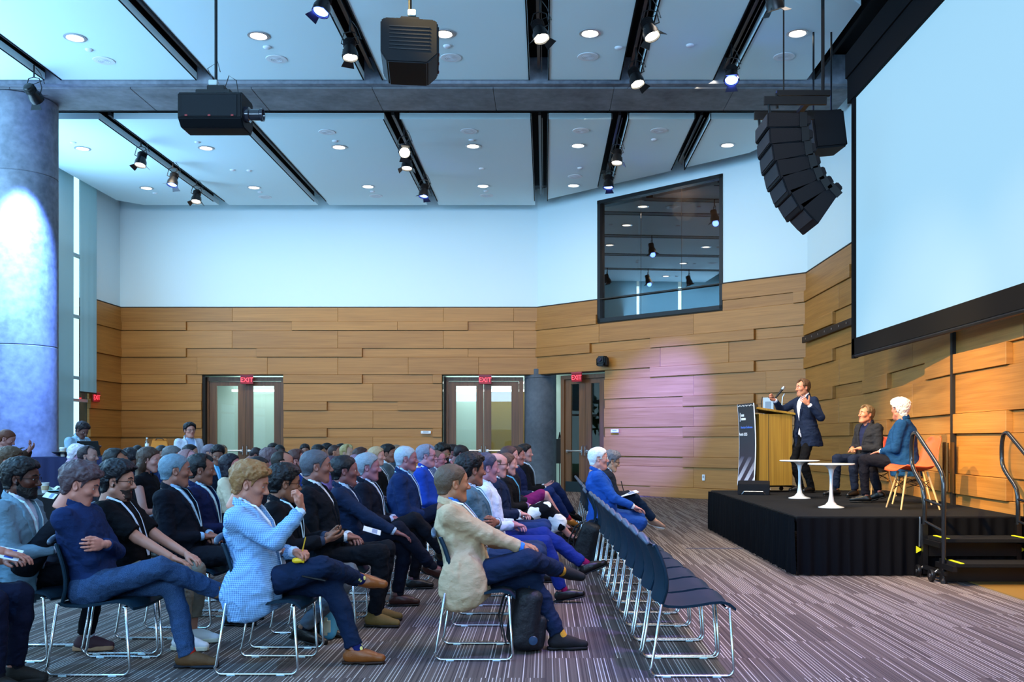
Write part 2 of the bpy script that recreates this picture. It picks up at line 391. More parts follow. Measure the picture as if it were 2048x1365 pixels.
# ================================================================ ceiling
ZP = 7.56
mb = MB(); mb.box((-2.9, 9.4, 8.25), (17.8, 33.4, .15)); tag(mb.build('ceiling', mat('dark_ceiling_void', (.10, .13, .15), .9)), 'dark slab above the white ceiling panels', kind='structure')
ceil = thing('ceiling', 'white suspended ceiling panels with dark slots between them', None, kind='structure')
SL = [(-8.58, -8.31), (-5.97, -5.68), (-3.10, -2.80), (-.26, .05), (1.30, 1.60), (2.90, 3.18)]
xs = [-11.05]+[v for s_ in SL for v in s_]+[4.49]
def wallY(x): return 24.42-.912*max(0, x-.05)
for i in range(0, len(xs), 2):
    a, b = xs[i], xs[i+1]
    for bay in (0, 1):
        mb = MB()
        if bay == 0:
            if i == 12: mb.prism([(a, -5), (b-1.2, -5), (b-1.2, 12.3), (b-.4, 13.1), (b, 13.5), (b, 16.3), (a, 16.3)], ZP, ZP+.12)
            else: mb.prism([(a, -5), (b, -5), (b, 16.3), (a, 16.3)], ZP, ZP+.12)
        else:
            y1, y2 = (25.0, 25.0) if b < .04 else (wallY(a), wallY(b))
            if i == 0: mb.prism([(a, 18.3), (b, 18.3), (b, 25), (a+.5, 25), (a, 24.5)], ZP, ZP+.12)
            elif i == 12: mb.prism([(a, 18.3), (4.75, 18.3), (4.75, 19.6), (4.4, wallY(4.4)), (a, y1)], ZP, ZP+.12)
            else: mb.prism([(a, 18.3), (b, 18.3), (b, y2), (a, y1)], ZP, ZP+.12)
        mb.build('panel', blue_lit_white, ceil)
# black slot liners and rails
slotm = mat('slot_black', (.005, .005, .006), .8, spec=.08); brown = mat('slot_side', (.05, .035, .035), .6)
for a, b in SL:
    for y0, y1 in ((-5, 16.3), (18.3, 24.6-max(0, .9*b))):
        mb = MB(); mb.box(((a+b)/2, (y0+y1)/2, 7.98), (b-a+.1, y1-y0, .06))
        mb.box((a-.012, (y0+y1)/2, 7.80), (.02, y1-y0, .5)); mb.box((b+.012, (y0+y1)/2, 7.80), (.02, y1-y0, .5)); mb.build('slot_liner', slotm, ceil)
        mb = MB(); mb.box(((a+b)/2, (y0+y1)/2-.05, 7.70), (.05, y1-y0-.3, .06)); mb.box(((a+b)/2+.05, (y0+y1)/2-.05, 7.62), (.012, y1-y0-.3, .012)); mb.build('lamp_track', mat('track_metal', (.05, .05, .055), .4, .6), ceil)
# concrete beam
bt = thing('trim_2', 'concrete beam crossing the ceiling', None, kind='structure')
for x0 in np.arange(-11.4, 5.4, 2.1):
    mb = MB(); mb.bbox((x0+1.05, 17.05, 7.83), (2.094, 1.1, .70), .006, seg=1); mb.build('slab', conc_d, bt)
mb = MB(); mb.box((-3, 17.62, 7.5), (16.6, .05, .05)); mb.build('edge_strip', slotm, bt)
mb = MB(); mb.box((-3, 16.42, 7.76), (16.6, .15, .50)); mb.build('haunch', conc, bt)
# black void right of the panels
mb = MB(); mb.box((4.62, 8, 7.85), (.05, 17, .55)); mb.box((5.2, 8, 8.1), (1.2, 17, .05)); tag(mb.build('trim_3', slotm), 'black soffit above the projection screen', kind='structure')
# columns
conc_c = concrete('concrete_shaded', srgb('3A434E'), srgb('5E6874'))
def column(x, y, r, top, label):
    c = thing('column', label, None, (x, y, 0), kind='structure'); z = 0; k = 0
    for z0, z1 in ((0, 3.05), (3.05, 6.1), (6.1, top)):
        if z0 >= top: break
        z1 = min(z1, top); mb = MB(); mb.lathe([(r-.012, z0), (r, z0+.012), (r, z1-.012), (r-.012, z1)], 64); mb.build('drum', conc, c, True)
column(-9.52, 17.15, .66, 7.47, 'massive round concrete column lit blue at the left edge')
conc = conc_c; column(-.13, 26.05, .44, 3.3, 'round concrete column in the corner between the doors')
# ================================================================ doors
hallw = mat('hall_wall', (.55, .66, .62), .8)
def dbl_door(name, origin, ang, W, label, seed=0, wide_gap=0, recess=.22, H=3.08):
    """origin = left end of the opening on the wall line; local x along the wall, +y away from the room"""
    t = thing(name, label, None, origin, ang, kind='structure'); y = recess
    mb = MB()
    mb.box((.06, y, H/2), (.12, .14, H)); mb.box((W-.06, y, H/2), (.12, .14, H)); mb.box((W/2, y, H-.05), (W-.24, .14, .10)); mb.build('door_frame', door_wood, t)
    lw = (W-.26)/2
    for s_ in (0, 1):
        x0 = .125+s_*(lw+.01); leaf = MB(); sw = .20; h1 = H-.11
        leaf.box((x0+sw/2, y, h1/2+.01), (sw, .05, h1-.02)); leaf.box((x0+lw-sw/2, y, h1/2+.01), (sw, .05, h1-.02))
        leaf.box((x0+lw/2, y, h1-.06), (lw-2*sw, .05, .12)); L_ = leaf.build('door_leaf', door_wood, t)
        mb = MB(); mb.box((x0+lw/2, y, .14), (lw-.01, .056, .27)); mb.build('kick_plate', mat('dark_steel', (.03, .05, .06), .35, .7), L_)
        mb = MB(); mb.box((x0+lw/2, y, (h1-.12+.27)/2+.0), (lw-2*sw, .012, h1-.12-.27)); mb.build('pane', glass, L_)
        mb = MB(); mb.tube([(x0+.08, y-.075, 1.08), (x0+lw-.08, y-.075, 1.08)], .022, 8); mb.box((x0+.1, y-.05, 1.08), (.06, .06, .07)); mb.box((x0+lw-.1, y-.05, 1.08), (.06, .06, .07)); mb.build('panic_bar', steel, L_, True)
        hx = x0+lw-.05 if s_ == 0 else x0+.05; mb = MB(); mb.tube([(hx, y-.03, .94), (hx, y-.09, .97), (hx, y-.09, 1.2), (hx, y-.03, 1.23)], .011, 8); mb.build('pull_handle', chrome, L_, True)
    return t
dbl_door('door_1', (-9.27, 25.7, 0), 0, 2.21, 'double oak door with glass panes at the left of the back wall')
dbl_door('door_2', (-2.75, 25.7, 0), 0, 2.16, 'double oak door with glass panes left of the corner column')
ad = math.atan2(-5.33, 5.83); d3 = Vector((-.2, 25.7, 0))+WA[2]*.70
dbl_door('door_3', tuple(d3), ad, 1.62, 'narrower double oak door on the oblique wall right of the column')
# dark jamb of the first opening, return walls of the openings
mb = MB(); mb.box((-9.24, 25.85, 1.55), (.1, .3, 3.1)); mb.box((-2.72, 25.85, 1.55), (.06, .3, 3.1)); tag(mb.build('trim_4', mat('dark_jamb', (.01, .008, .006), .7)), 'black jamb returns of the door openings', kind='structure')
# hall behind the doors
mb = MB(); mb.box((-4.2, 28.6, 1.7), (15.6, .1, 3.6)); mb.box((2.9, 26.2, 1.7), (.1, 4.8, 3.6)); mb.box((2.0, 28.6, 1.7), (3, .1, 3.6)); mb.box((-12, 27.2, 1.7), (.1, 2.8, 3.6)); mb.box((-4.9, 27.3, 3.35), (14.5, 2.6, .1)); mb.box((-5, 27.2, -.03), (14.4, 2.9, .06))
tag(mb.build('wall_hall', hallw), 'pale walls of the hall behind the glass doors', kind='structure')
mb = MB(); mb.box((-.85, 28.2, 1.45), (1.5, .08, 2.7)); tag(mb.build('wall_hall', mat('hall_oak', srgb('8A6A2E'), .6)), 'ochre wall panel seen through the right leaf of the middle door', kind='structure')
for i, (x, y, L_) in enumerate(((-1.4, 28.3, 3.3), (-8.2, 28.3, 2.2))):
    o = MB(); o.box((0, 0, 0), (L_, .1, .05)); q = o.build('cove_light', mat('cove_glow', (1, 1, 1), .5, emit=(.85, 1, .95), estr=5)); q.location = (x, y, 3.08)
    tag(q, ('long white cove light in the hall behind the middle doors', 'long white cove light in the hall behind the left door')[i], 'light')
    q = MB(); q.box((0, 0, 0), (L_, .1, .06)); q = q.build('cove_light', MATS['cove_glow']); q.location = (x, y-.05, 2.84)
    tag(q, ('lower white light strip in the hall behind the middle doors', 'lower white light strip in the hall behind the left door')[i], 'light')
area('hall_light', (-1.2, 27.1, 3.2), (0, 0, 0), 3, 1.2, 70, (.8, 1.0, .93)); area('hall_light', (-8.2, 27.1, 3.2), (0, 0, 0), 3, 1.2, 55, (.85, 1.0, .95))
# ================================================================ booth window in the oblique wall
bw = thing('window_9', 'large dark booth window high in the oblique wall', None, tuple(WA[1]), math.atan2(WA[2].y, WA[2].x), kind='structure')
mb = MB(); mb.box((3.95, .05, 4.42), (3.70, .16, .10)); mb.box((3.95, .05, 7.44), (3.70, .16, .09)); mb.box((2.15, .05, 5.93), (.09, .16, 3.1)); mb.box((5.76, .05, 5.93), (.08, .16, 3.1)); mb.build('window_frame', black, bw)
e = [2.19, 3.42, 4.62, 5.73]
for a, b in zip(e, e[1:]):
    mb = MB(); mb.box(((a+b)/2, .07, 5.93), (b-a-.012, .012, 2.94)); mb.build('pane', booth_glass, bw)
mb = MB(); mb.box((3.95, 2.2, 5.9), (4.4, .05, 3.6)); mb.box((1.7, 1.2, 5.9), (.05, 2.2, 3.6)); mb.box((6.2, 1.2, 5.9), (.05, 2.2, 3.6)); mb.box((3.95, 1.2, 4.2), (4.5, 2.2, .05)); mb.box((3.95, 1.2, 7.6), (4.5, 2.2, .05)); mb.build('booth_interior', mat('booth_brown', (.26, .20, .16), .9), bw)
bl_ = bpy.data.lights.new('booth_lamp', 'POINT'); bl_.energy = 28; bl_.color = (1, .85, .7); bl_.shadow_soft_size = .3; o = bpy.data.objects.new('booth_lamp', bl_); link(o); o.location = (3.9, 1.2, 7.2); o.parent = bw  # added unseen fill that lifts the dark booth interior
# ================================================================ EXIT signs and wall devices
exm = mat('exit_red_panel', (.10, .004, .01), .4, emit=(.5, .01, .03), estr=.18); exl = mat('exit_red_letters', (1, .1, .1), .4, emit=(1.0, .05, .09), estr=1.6)
def exit_sign(loc, rz, label):
    t = thing('exit_sign', label, 'exit sign', loc, rz, 'red exit signs'); mb = MB(); mb.bbox((0, 0, 0), (.34, .03, .22), .006); mb.build('panel', exm, t)
    mb = MB(); mb.box((0, .0, .125), (.36, .05, .03)); mb.build('housing', mat('exit_housing', (.3, .05, .07), .4), t); text('EXIT', .17, (0, -.0185, -.005), (PI/2, 0, 0), exl, t)
    d = bpy.data.lights.new('exit_glow', 'POINT'); d.energy = .8; d.color = (1, .05, .08); d.shadow_soft_size = .05; o = bpy.data.objects.new('exit_glow', d); link(o); o.location = (0, -.12, -.05); o.parent = t
exit_sign((-8.07, 25.72, 3.0), 0, 'red exit sign hanging over the left double door'); exit_sign((-1.62, 25.72, 3.0), 0, 'red exit sign hanging over the middle double door')
p = d3+WA[2]*.72; exit_sign((p.x-.02, p.y-.02, 3.0), ad, 'red exit sign over the door right of the concrete column')
exit_sign((-11.36, 24.05, 2.45), PI/2, 'red exit sign below the short roller shade')
dev = mat('device_white', (.75, .8, .85), .4)
def wall_dev(name, label, cat, loc, rz, dims, screen=None):
    t = thing(name, label, cat, loc, rz); mb = MB(); mb.bbox((0, 0, 0), dims, .006); mb.build('cover', dev, t)
    mb = MB(); mb.bbox((0, -dims[1]/2-.002, dims[2]*.12), (dims[0]*.55, .006, dims[2]*.4), .002); mb.build('face_plate', screen or mat('device_grey', (.35, .4, .48), .3), t); return t
wall_dev('thermostat', 'small white control panel on the back wall right of the left door', 'control panel', (-6.63, 25.63, 2.27), 0, (.14, .03, .17))
wall_dev('room_plaque', 'pale room plaque on the back wall left of the middle door', 'wall plaque', (-3.21, 25.6, 1.58), 0, (.27, .02, .08))
p = Vector((-.2, 25.7, 0))+WA[2]*2.72+WA[3]*.09; wall_dev('room_plaque', 'pale room plaque on the oblique wall below the black camera', 'wall plaque', (p.x, p.y, 1.60), ad, (.24, .02, .08))
p = Vector((-.2, 25.7, 0))+WA[2]*5.32+WA[3]*.065; wall_dev('wall_outlet', 'small silver wall outlet low on the oblique wall left of the stage', 'wall outlet', (p.x, p.y, .50), ad, (.08, .02, .14))
p = Vector((-.2, 25.7, 0))+WA[2]*7.0+WA[3]*.07; wall_dev('wall_plate', 'grey wall plate between lectern and speaker', 'wall plate', (p.x, p.y, 2.06), ad, (.26, .02, .50))
p = Vector((-.2, 25.7, 0))+WA[2]*2.45+WA[3]*.24
t = thing('ptz_camera', 'black pan and tilt camera on the oblique wall above the door', 'camera', (p.x, p.y, 3.22), ad)
mb = MB(); mb.bbox((0, 0, .16), (.24, .20, .20), .03); mb.build('head', black, t, True); mb = MB(); mb.bbox((0, 0, .03), (.20, .20, .05), .015); mb.box((0, .1, .02), (.12, .12, .02)); mb.build('base', black, t)
mb = MB(); mb.lathe([(.05, 0), (.055, .02), (.045, .03), (.0, .03)], 20, (0, -.10, .17), Matrix.Rotation(PI/2, 3, 'X')); mb.build('lens', mat('lens_glass', (.02, .02, .05), .05, coat=1), t, True)
for s_ in (-1, 1): mb = MB(); mb.bbox((s_*.145, 0, .12), (.04, .13, .20), .018); mb.build('yoke', black, t, True)
t = thing('wall_rail', 'black steel rail fixed along the wall left of the screen', 'rail', (5.5, 18.4, 3.5), 0)
mb = MB(); mb.bbox((0, 0, 0), (.05, 3.7, .13), .006); mb.build('channel', black, t)
for k in range(8): mb = MB(); mb.lathe([(.02, 0), (.02, .01), (0, .012)], 8, (-.025, -1.6+.45*k, 0), Matrix.Rotation(-PI/2, 3, 'Y')); mb.build('bolt', steel, t)
# hinged storage seam
t = thing('door_seam', 'dark vertical seam with tall brass hinges on the wall behind the stage', None, (4.93, 11.46, 0), kind='structure')
mb = MB(); mb.box((0, 0, 3.0), (.06, .06, 4.8)); mb.build('seam', mat('seam_black', (.015, .012, .01), .6), t)
brz = mat('bronze_hinge', (.16, .10, .04), .35, .8)
for s_ in (-.10, .12): mb = MB(); mb.bbox((-.06, s_, 1.05), (.03, .06, .60), .006); mb.build('hinge', brz, t)
mb = MB(); mb.tube([(-.08, 0, .76), (-.08, 0, 1.34)], .02, 10); mb.build('hinge_pin', brz, t, True)
# ================================================================ projection screen
scx = 4.6; ys0, ys1 = 14.15, 7.2; zb0, zt0 = 2.64, 6.5
t = thing('projection_screen', 'huge pale blue projection screen in a black frame above the stage', 'screen', (scx, 0, 0)); fw = .13
g = NT('screen_surface'); g.b.inputs['Base Color'].default_value = (.05, .07, .08, 1); g.b.inputs['Emission Color'].default_value = (.31, .60, .82, 1); g.b.inputs['Emission Strength'].default_value = 1.0; g.b.inputs['Roughness'].default_value = .9
mb = MB(); mb.box((.01, (ys0+ys1)/2, (zb0+zt0)/2+.12), (.02, ys0-ys1, zt0-zb0)); mb.build('screen_surface', g.m, t)
mb = MB(); mb.box((0, ys0-fw/2+.02, (zb0+zt0)/2), (.06, fw, zt0-zb0+.1)); mb.box((0, ys1+fw/2, (zb0+zt0)/2), (.06, fw, zt0-zb0+.1)); mb.box((0, (ys0+ys1)/2, zb0+.12), (.06, ys0-ys1, .24)); mb.build('border', slotm, t)
mb = MB(); mb.box((-.0, (ys0+ys1)/2, zt0+.25), (.10, ys0-ys1+.3, .62)); mb.bbox((.2, (ys0+ys1)/2, 7.0), (.55, ys0-ys1+.4, .42), .03); mb.build('case', slotm, t)
mb = MB(); mb.tube([(0, ys1, zb0-.02), (0, ys0, zb0-.02)], .03, 8); mb.build('hem_bar', black, t)
mb = MB(); a = PX(1372, 1098, 12.02); mb.box(((a.x+2.5)/2, 12.02, .004), (2.5-a.x, .03, .008)); tag(mb.build('trim_5', mat('cable_cover', (.10, .09, .12), .6)), 'thin dark floor seam strip running to the stage', kind='structure')
# ================================================================ ceiling fixtures
trimm = mat('downlight_trim', (.45, .47, .5), .3, .5); glow = mat('downlight_glow', (1, 1, 1), .5, emit=(1.0, .90, .70), estr=9)
dl = MB(); dl.lathe([(.150, 0), (.165, -.004), (.165, -.012), (.128, -.016), (.120, .02), (.120, .06)], 28); dl_me = dl.mesh('ring', trimm, True)
dg = MB(); dg.lathe([(.0, -.006), (.119, -.006), (.119, .0), (0, .0)], 24); dg_me = dg.mesh('lamp', glow)
DL = [(150, 75), (517, 71), (888, 67), (1180, 66), (1595, 66), (165, 297), (412, 296), (678, 294), (946, 292), (1156, 291), (1455, 290), (293, 376), (508, 375), (736, 373), (966, 372), (1147, 371)]
for i, (x, y) in enumerate(DL):
    Y = (ZP-EYE)*FP/(CY-y); r = 0 if i < 5 else (1 if i < 11 else 2); k = i-(0, 5, 11)[r]
    t = thing('recessed_downlight', 'glowing round downlight in the %s ceiling bay, %s from the left' % (('near', 'far', 'far')[r] + ('', ', front row', ', back row')[r], ORD[k]), 'ceiling light', ((x-CX)*Y/FP, Y, ZP), group='recessed downlights')
    inst('ring', dl_me, t); inst('lamp', dg_me, t)
grm = mat('speaker_grille', (.55, .58, .63), .6)
sg = MB(); sg.lathe([(.165, 0), (.17, -.004), (.165, -.010), (.12, -.012)], 28); sg_me = sg.mesh('ring', mat('grille_trim', (.7, .73, .77), .5), True)
sd = MB(); sd.lathe([(0, -.008), (.12, -.012)], 24)
for k in range(3): sd.tube(arc((0, 0, -.012), .03+.03*k, 0, 2*PI*.96, 18, 'xy'), .003, 4)
sd_me = sd.mesh('grille', grm)
GR = [(208, 121), (553, 118), (902, 115), (1176, 113), (1568, 113), (387, 265), (654, 264), (938, 262), (1162, 261), (1318, 261), (530, 394), (752, 392), (973, 391), (1150, 353)]
for i, (x, y) in enumerate(GR):
    Y = (ZP-EYE)*FP/(CY-y); r = 0 if i < 5 else (1 if i < 10 else 2); k = i-(0, 5, 10)[r]
    t = thing('ceiling_speaker', 'round pale speaker grille %s, %s from the left' % (('in the near ceiling bay', 'just beyond the beam', 'in the ceiling near the back wall')[r], ORD[k]), 'ceiling speaker', ((x-CX)*Y/FP, Y, ZP), group='ceiling speakers')
    inst('ring', sg_me, t); inst('grille', sd_me, t)
SP = [(178, 99), (534, 94), (894, 92), (1237, 95), (1380, 90), (146, 285), (395, 284), (670, 282), (943, 280), (1308, 279), (465, 340), (498, 341), (963, 337), (1160, 336), (310, 386), (520, 384), (745, 383), (972, 382)]
for i, (x, y) in enumerate(SP):
    Y = (ZP-EYE)*FP/(CY-y); mb = MB(); mb.lathe([(.06, 0), (.062, -.008), (.05, -.022), (.02, -.028), (0, -.028)], 16)
    r = 0 if i < 5 else (1 if i < 10 else (2 if i < 14 else 3)); k = i-(0, 5, 10, 14)[r]
    t = mb.build('ceiling_detector', mat('detector', (.72, .75, .8), .5), None, True, ((x-CX)*Y/FP, Y, ZP)); tag(t, 'small round ceiling cap %s, %s from the left' % (('in the near bay', 'just beyond the beam', 'midway in the far bay', 'close to the back wall')[r], ORD[k]), 'ceiling detector', 'small ceiling caps')
# ---- track spotlights
def tl(name, c, s_): return mat(name, (1, 1, 1), .4, emit=c, estr=s_)
warmL = tl('lamp_warm', (1, .93, .75), 14); blueL = tl('lamp_blue', (.09, .16, 1), 5)
def spotlight(i, px, py, aim, col, label, z=7.14, size=1.0):
    Y = (z-EYE)*FP/(CY-py); c = Vector(((px-CX)*Y/FP, Y, z))
    t = thing('track_spotlight', label, 'spotlight', tuple(c), 0, 'track spotlights'); q = Vector(aim).normalized().to_track_quat('-Z', 'Y').to_matrix()
    s = size; mb = MB(); mb.lathe([(.02, .20), (.07, .19), (.085, .15), (.085, .05), (.115, -.02), (.118, -.11), (.108, -.11), (.10, -.03)], 20, (0, 0, 0), q)
    for k in range(5): mb.lathe([(.088, .075+.02*k), (.095, .08+.02*k), (.088, .085+.02*k)], 20, (0, 0, 0), q)
    mb.build('housing', blackm, t, True)
    mb = MB(); mb.lathe([(0, -.085), (.10, -.085), (.10, -.078), (0, -.078)], 20, (0, 0, 0), q); mb.build('lens', col, t)
    if col is blueL: d = bpy.data.lights.new('blue_spill', 'POINT'); d.energy = 9; d.color = (.06, .12, 1); d.shadow_soft_size = .08; o = bpy.data.objects.new('blue_spill', d); link(o); o.parent = t; o.location = tuple(q @ Vector((0, 0, -.16)))
    mb = MB(); mb.tube([q @ Vector((-.11, 0, 0)), (-.13, 0, .12), (-.09, 0, .27), (0, 0, .30), (.09, 0, .27), (.13, 0, .12), q @ Vector((.11, 0, 0))], .009, 6); mb.tube([(0, 0, .29), (0, 0, .50)], .014, 6); mb.build('yoke', blackm, t, True)
    for k in range(4):
        a = PI/2*k; R = q @ Matrix.Rotation(a, 3, 'Z'); mb = MB(); op = .9
        mb.add([R @ Vector(p) for p in ((.10, -.07, -.11), (.10, .07, -.11), (.10+.09*math.sin(op), .10, -.11-.09*math.cos(op)), (.10+.09*math.sin(op), -.10, -.11-.09*math.cos(op)), (.104, -.07, -.107), (.104, .07, -.107), (.104+.09*math.sin(op), .10, -.107-.09*math.cos(op)), (.104+.09*math.sin(op), -.10, -.107-.09*math.cos(op)))],
               [(0, 1, 2, 3), (7, 6, 5, 4), (0, 4, 5, 1), (1, 5, 6, 2), (2, 6, 7, 3), (3, 7, 4, 0)]) if k % 2 == i % 2 else mb.box(tuple(R @ Vector((.115, 0, -.09))), (.02, .02, .03), R=R)
        mb.build('barn_door' if k % 2 == i % 2 else 'clip', blackm, t)
    mb = MB(); mb.tube([q @ Vector((.03, .06, .15)), (.10, .05, .25), (.16, .04, .20), (.10, .02, .36), (.03, 0, .45)], .006, 5); mb.build('cable', black, t, True)
SPT = [(645, 12, (-.2, -.3, -1), blueL, 'blue spotlight at the top edge, left of the middle projector'), (700, 103, (.1, -.2, -1), warmL, 'warm spotlight at the end of the slot left of the middle projector'),
 (1080, 66, (.25, -.3, -1), warmL, 'warm spotlight in the wide slot above the middle of the hall'), (1300, 62, (.3, -.3, -1), warmL, 'warm spotlight, upper one in the slot right of centre'),
 (1272, 158, (.25, -.3, -1), warmL, 'warm spotlight hanging just in front of the beam right of centre'), (1463, 152, (-.1, -.5, -1), blueL, 'blue spotlight in front of the beam left of the speaker array'),
 (1548, 2, (.3, .3, -1), warmL, 'spotlight cut by the top edge right of centre'), (68, 190, (.1, .9, -.5), blueL, 'barn door spotlight hanging in front of the round column'),
 (282, 322, (-.05, -.3, -1), warmL, 'warm spotlight, nearest in the far left slot'), (346, 362, (-.1, -.3, -1), blueL, 'blue spotlight in the far left slot'), (393, 396, (0, -.3, -1), warmL, 'warm spotlight, last in the far left slot'),
 (808, 302, (.3, -.9, -.7), warmL, 'tilted warm spotlight beyond the beam left of centre'), (814, 328, (0, -.2, -1), warmL, 'warm spotlight just below the tilted one beyond the beam'), (848, 385, (-.1, -.2, -1), blueL, 'blue spotlight, last in the slot left of centre'),
 (1234, 317, (-.05, -.2, -1), warmL, 'warm spotlight beyond the beam right of centre'), (1217, 367, (-.05, -.2, -1), blueL, 'pale blue spotlight above the booth window')]
for i, a in enumerate(SPT): spotlight(i, *a)
# ================================================================ projectors
def projector(px, py, Y, dims, rz, label, lens_dir=1, zpole=8.1):
    c = PX(px, py, Y); L, Dp, H = dims; t = thing('ceiling_projector', label, 'projector', tuple(c), rz)
    pm = mat('projector_black', (.005, .006, .008), .5, spec=.15)
    mb = MB(); poly = [(-Dp/2, H/2-.03), (-Dp/2, -H*.28), (-Dp/2+.10, -H/2), (Dp/2-.06, -H/2), (Dp/2, -H*.28), (Dp/2, H/2-.03), (Dp/2-.04, H/2), (-Dp/2+.04, H/2)]
    bm = bmesh.new(); vs0 = [bm.verts.new((-L/2, p[0], p[1])) for p in poly]; vs1 = [bm.verts.new((L/2, p[0], p[1])) for p in poly]; n = len(poly)
    bm.faces.new(vs0[::-1]); bm.faces.new(vs1); [bm.faces.new((vs0[k], vs0[(k+1) % n], vs1[(k+1) % n], vs1[k])) for k in range(n)]
    bmesh.ops.recalc_face_normals(bm, faces=bm.faces); bmesh.ops.bevel(bm, geom=bm.edges[:], offset=.012, segments=2, affect='EDGES')
    bm.verts.index_update(); mb.add([v.co for v in bm.verts], [tuple(v.index for v in f.verts) for f in bm.faces]); bm.free(); mb.build('body', pm, t)
    mb = MB(); mb.bbox((0, -Dp/2-.004, .03), (L*.86, .012, H*.62), .004); mb.build('side_panel', mat('projector_panel', (.008, .010, .013), .6, spec=.15), t)
    for k in (-.36, 0, .36): mb = MB(); mb.box((k*L, -Dp/2-.012, -H*.22), (.03, .006, .018)); mb.build('latch', mat('latch_red', (.3, .03, .03), .4), t)
    e = lens_dir; mb = MB(); R = Matrix.Rotation(e*PI/2, 3, 'Y')
    mb.lathe([(.09, -.02), (.09, .05), (.065, .06), (.065, .17), (.075, .18), (.075, .21), (.06, .21), (.055, .19), (0, .185)], 24, (e*L/2, -Dp*.16, -.03), R); mb.build('lens', mat('lens_barrel', (.02, .02, .03), .15, coat=1), t, True)
    mb = MB(); mb.bbox((0, 0, H/2+.035), (L*.55, Dp*.5, .05), .008); mb.bbox((.02, 0, H/2+.09), (L*.28, Dp*.34, .06), .006); mb.tube([(0, 0, H/2+.1), (0, 0, zpole-c.z)], .018, 10)
    mb.build('mount', blackm, t)
    mb = MB(); mb.bbox((-.02, -.02, H/2+.16), (.10, .08, .06), .006); mb.build('junction_box', mat('junction_grey', (.45, .52, .52), .4), t)
    mb = MB(); mb.tube([(.1, 0, H/2+.1), (.16, -.02, H/2+.25), (.24, 0, H/2+.2), (.27, 0, H/2), (.2, -Dp*.4, H*.2)], .006, 6); mb.tube([(-.03, 0, H/2+.2), (-.1, 0, H/2+.34), (.02, 0, H/2+.42), (.05, 0, H/2+.3)], .005, 6); mb.build('cable', black, t, True)
    for k in range(7): mb = MB(); mb.box((-e*(L/2+.004), 0, -H*.2+.07*k*H*1.2), (.008, Dp*.7, .010)); mb.build('vent_slat', black, t)
    return t
projector(432, 229, 11.2, (.74, .44, .40), 0, 'black ceiling projector hanging left of centre with its lens to the right')
projector(820, 106, 9.3, (.60, .54, .42), PI/2+.12, 'black ceiling projector hanging at the top centre seen from below', 1)
# ================================================================ line array and subwoofer
la = thing('line_array', 'curved black hanging line array of speaker cabinets left of the screen', 'speaker array', (0, 0, 0)); Ya = 13.3
pts = [(1566, 258, 0), (1570, 287, 3), (1576, 316, 7), (1585, 344, 13), (1597, 370, 20), (1613, 393, 30), (1634, 412, 43)]
cabm = mat('cabinet_black', (.004, .0045, .007), .6, bump=(90, .2), spec=.15)
for k, (x, y, a) in enumerate(pts):
    c = PX(x, y, Ya); R = Matrix.Rotation(math.radians(a), 3, 'Y').inverted(); mb = MB(); W2 = .38
    fh = (.105, .115, .125, .135, .15, .165, .185)[k]; prof = [(-.30, fh), (-.30, -fh), (.10, -.095), (.29, -.055), (.29, .055), (.10, .095)]
    bm = bmesh.new(); A = [bm.verts.new(R @ Vector((p[0], -W2, p[1]))) for p in prof]; B = [bm.verts.new(R @ Vector((p[0], W2, p[1]))) for p in prof]; n = 6
    bm.faces.new(A); bm.faces.new(B[::-1]); [bm.faces.new((A[q], B[q], B[(q+1) % n], A[(q+1) % n])) for q in range(n)]
    bmesh.ops.recalc_face_normals(bm, faces=bm.faces); bmesh.ops.bevel(bm, geom=bm.edges[:], offset=.012, segments=2, affect='EDGES'); bm.verts.index_update()
    mb.add([c+v.co for v in bm.verts], [tuple(v.index for v in f.verts) for f in bm.faces]); bm.free(); cb = mb.build('cabinet', cabm, la)
    mb = MB(); mb.box(tuple(c+R @ Vector((-.306, 0, 0))), (.01, .70, .17), R=R); mb.build('grille', mat('array_grille', (.02, .022, .03), .6, bump=(300, .5)), cb)
    mb = MB()
    for s_ in (-1, 1): mb.box(tuple(c+R @ Vector((.18, s_*.385, 0))), (.10, .015, .20), R=R); mb.tube([c+R @ Vector((.27, s_*.2, -.03)), c+R @ Vector((.33, s_*.2, 0)), c+R @ Vector((.27, s_*.2, .03))], .01, 6)
    mb.build('rigging', blackm, cb)['kind'] = 'stuff'
a = PX(1518, 217, Ya); b = PX(1640, 217, Ya); mb = MB()
for s_ in (-.3, .3):
    mb.box(((a.x+b.x)/2, Ya+s_, a.z), (b.x-a.x, .05, .11)); p = PX(1527, 235, Ya); mb.tube([(p.x, Ya+s_, a.z), (p.x+.02, Ya+s_, a.z-.22)], .02, 6)
mb.box(((a.x+b.x)/2+.2, Ya, a.z+.02), (.07, .64, .06)); h = PX(1553, 187, Ya); h2 = PX(1660, 187, Ya)
mb.box(((h.x+h2.x)/2, Ya, h.z), (h2.x-h.x, .07, .07)); mb.tube([(h.x, Ya, h.z), (h.x+.01, Ya, a.z)], .022, 6); mb.tube([(h2.x-.1, Ya, h.z), (h2.x-.1, Ya, 8.1)], .025, 6); mb.tube([(h.x+.1, Ya, h.z), (h.x+.1, Ya, 8.1)], .012, 6); mb.build('fly_frame', blackm, la)
c = PX(1668, 268, 14.4); t = thing('hanging_subwoofer', 'black box loudspeaker hanging between the line array and the screen', 'speaker', (0, 0, 0)); c.x = 4.22
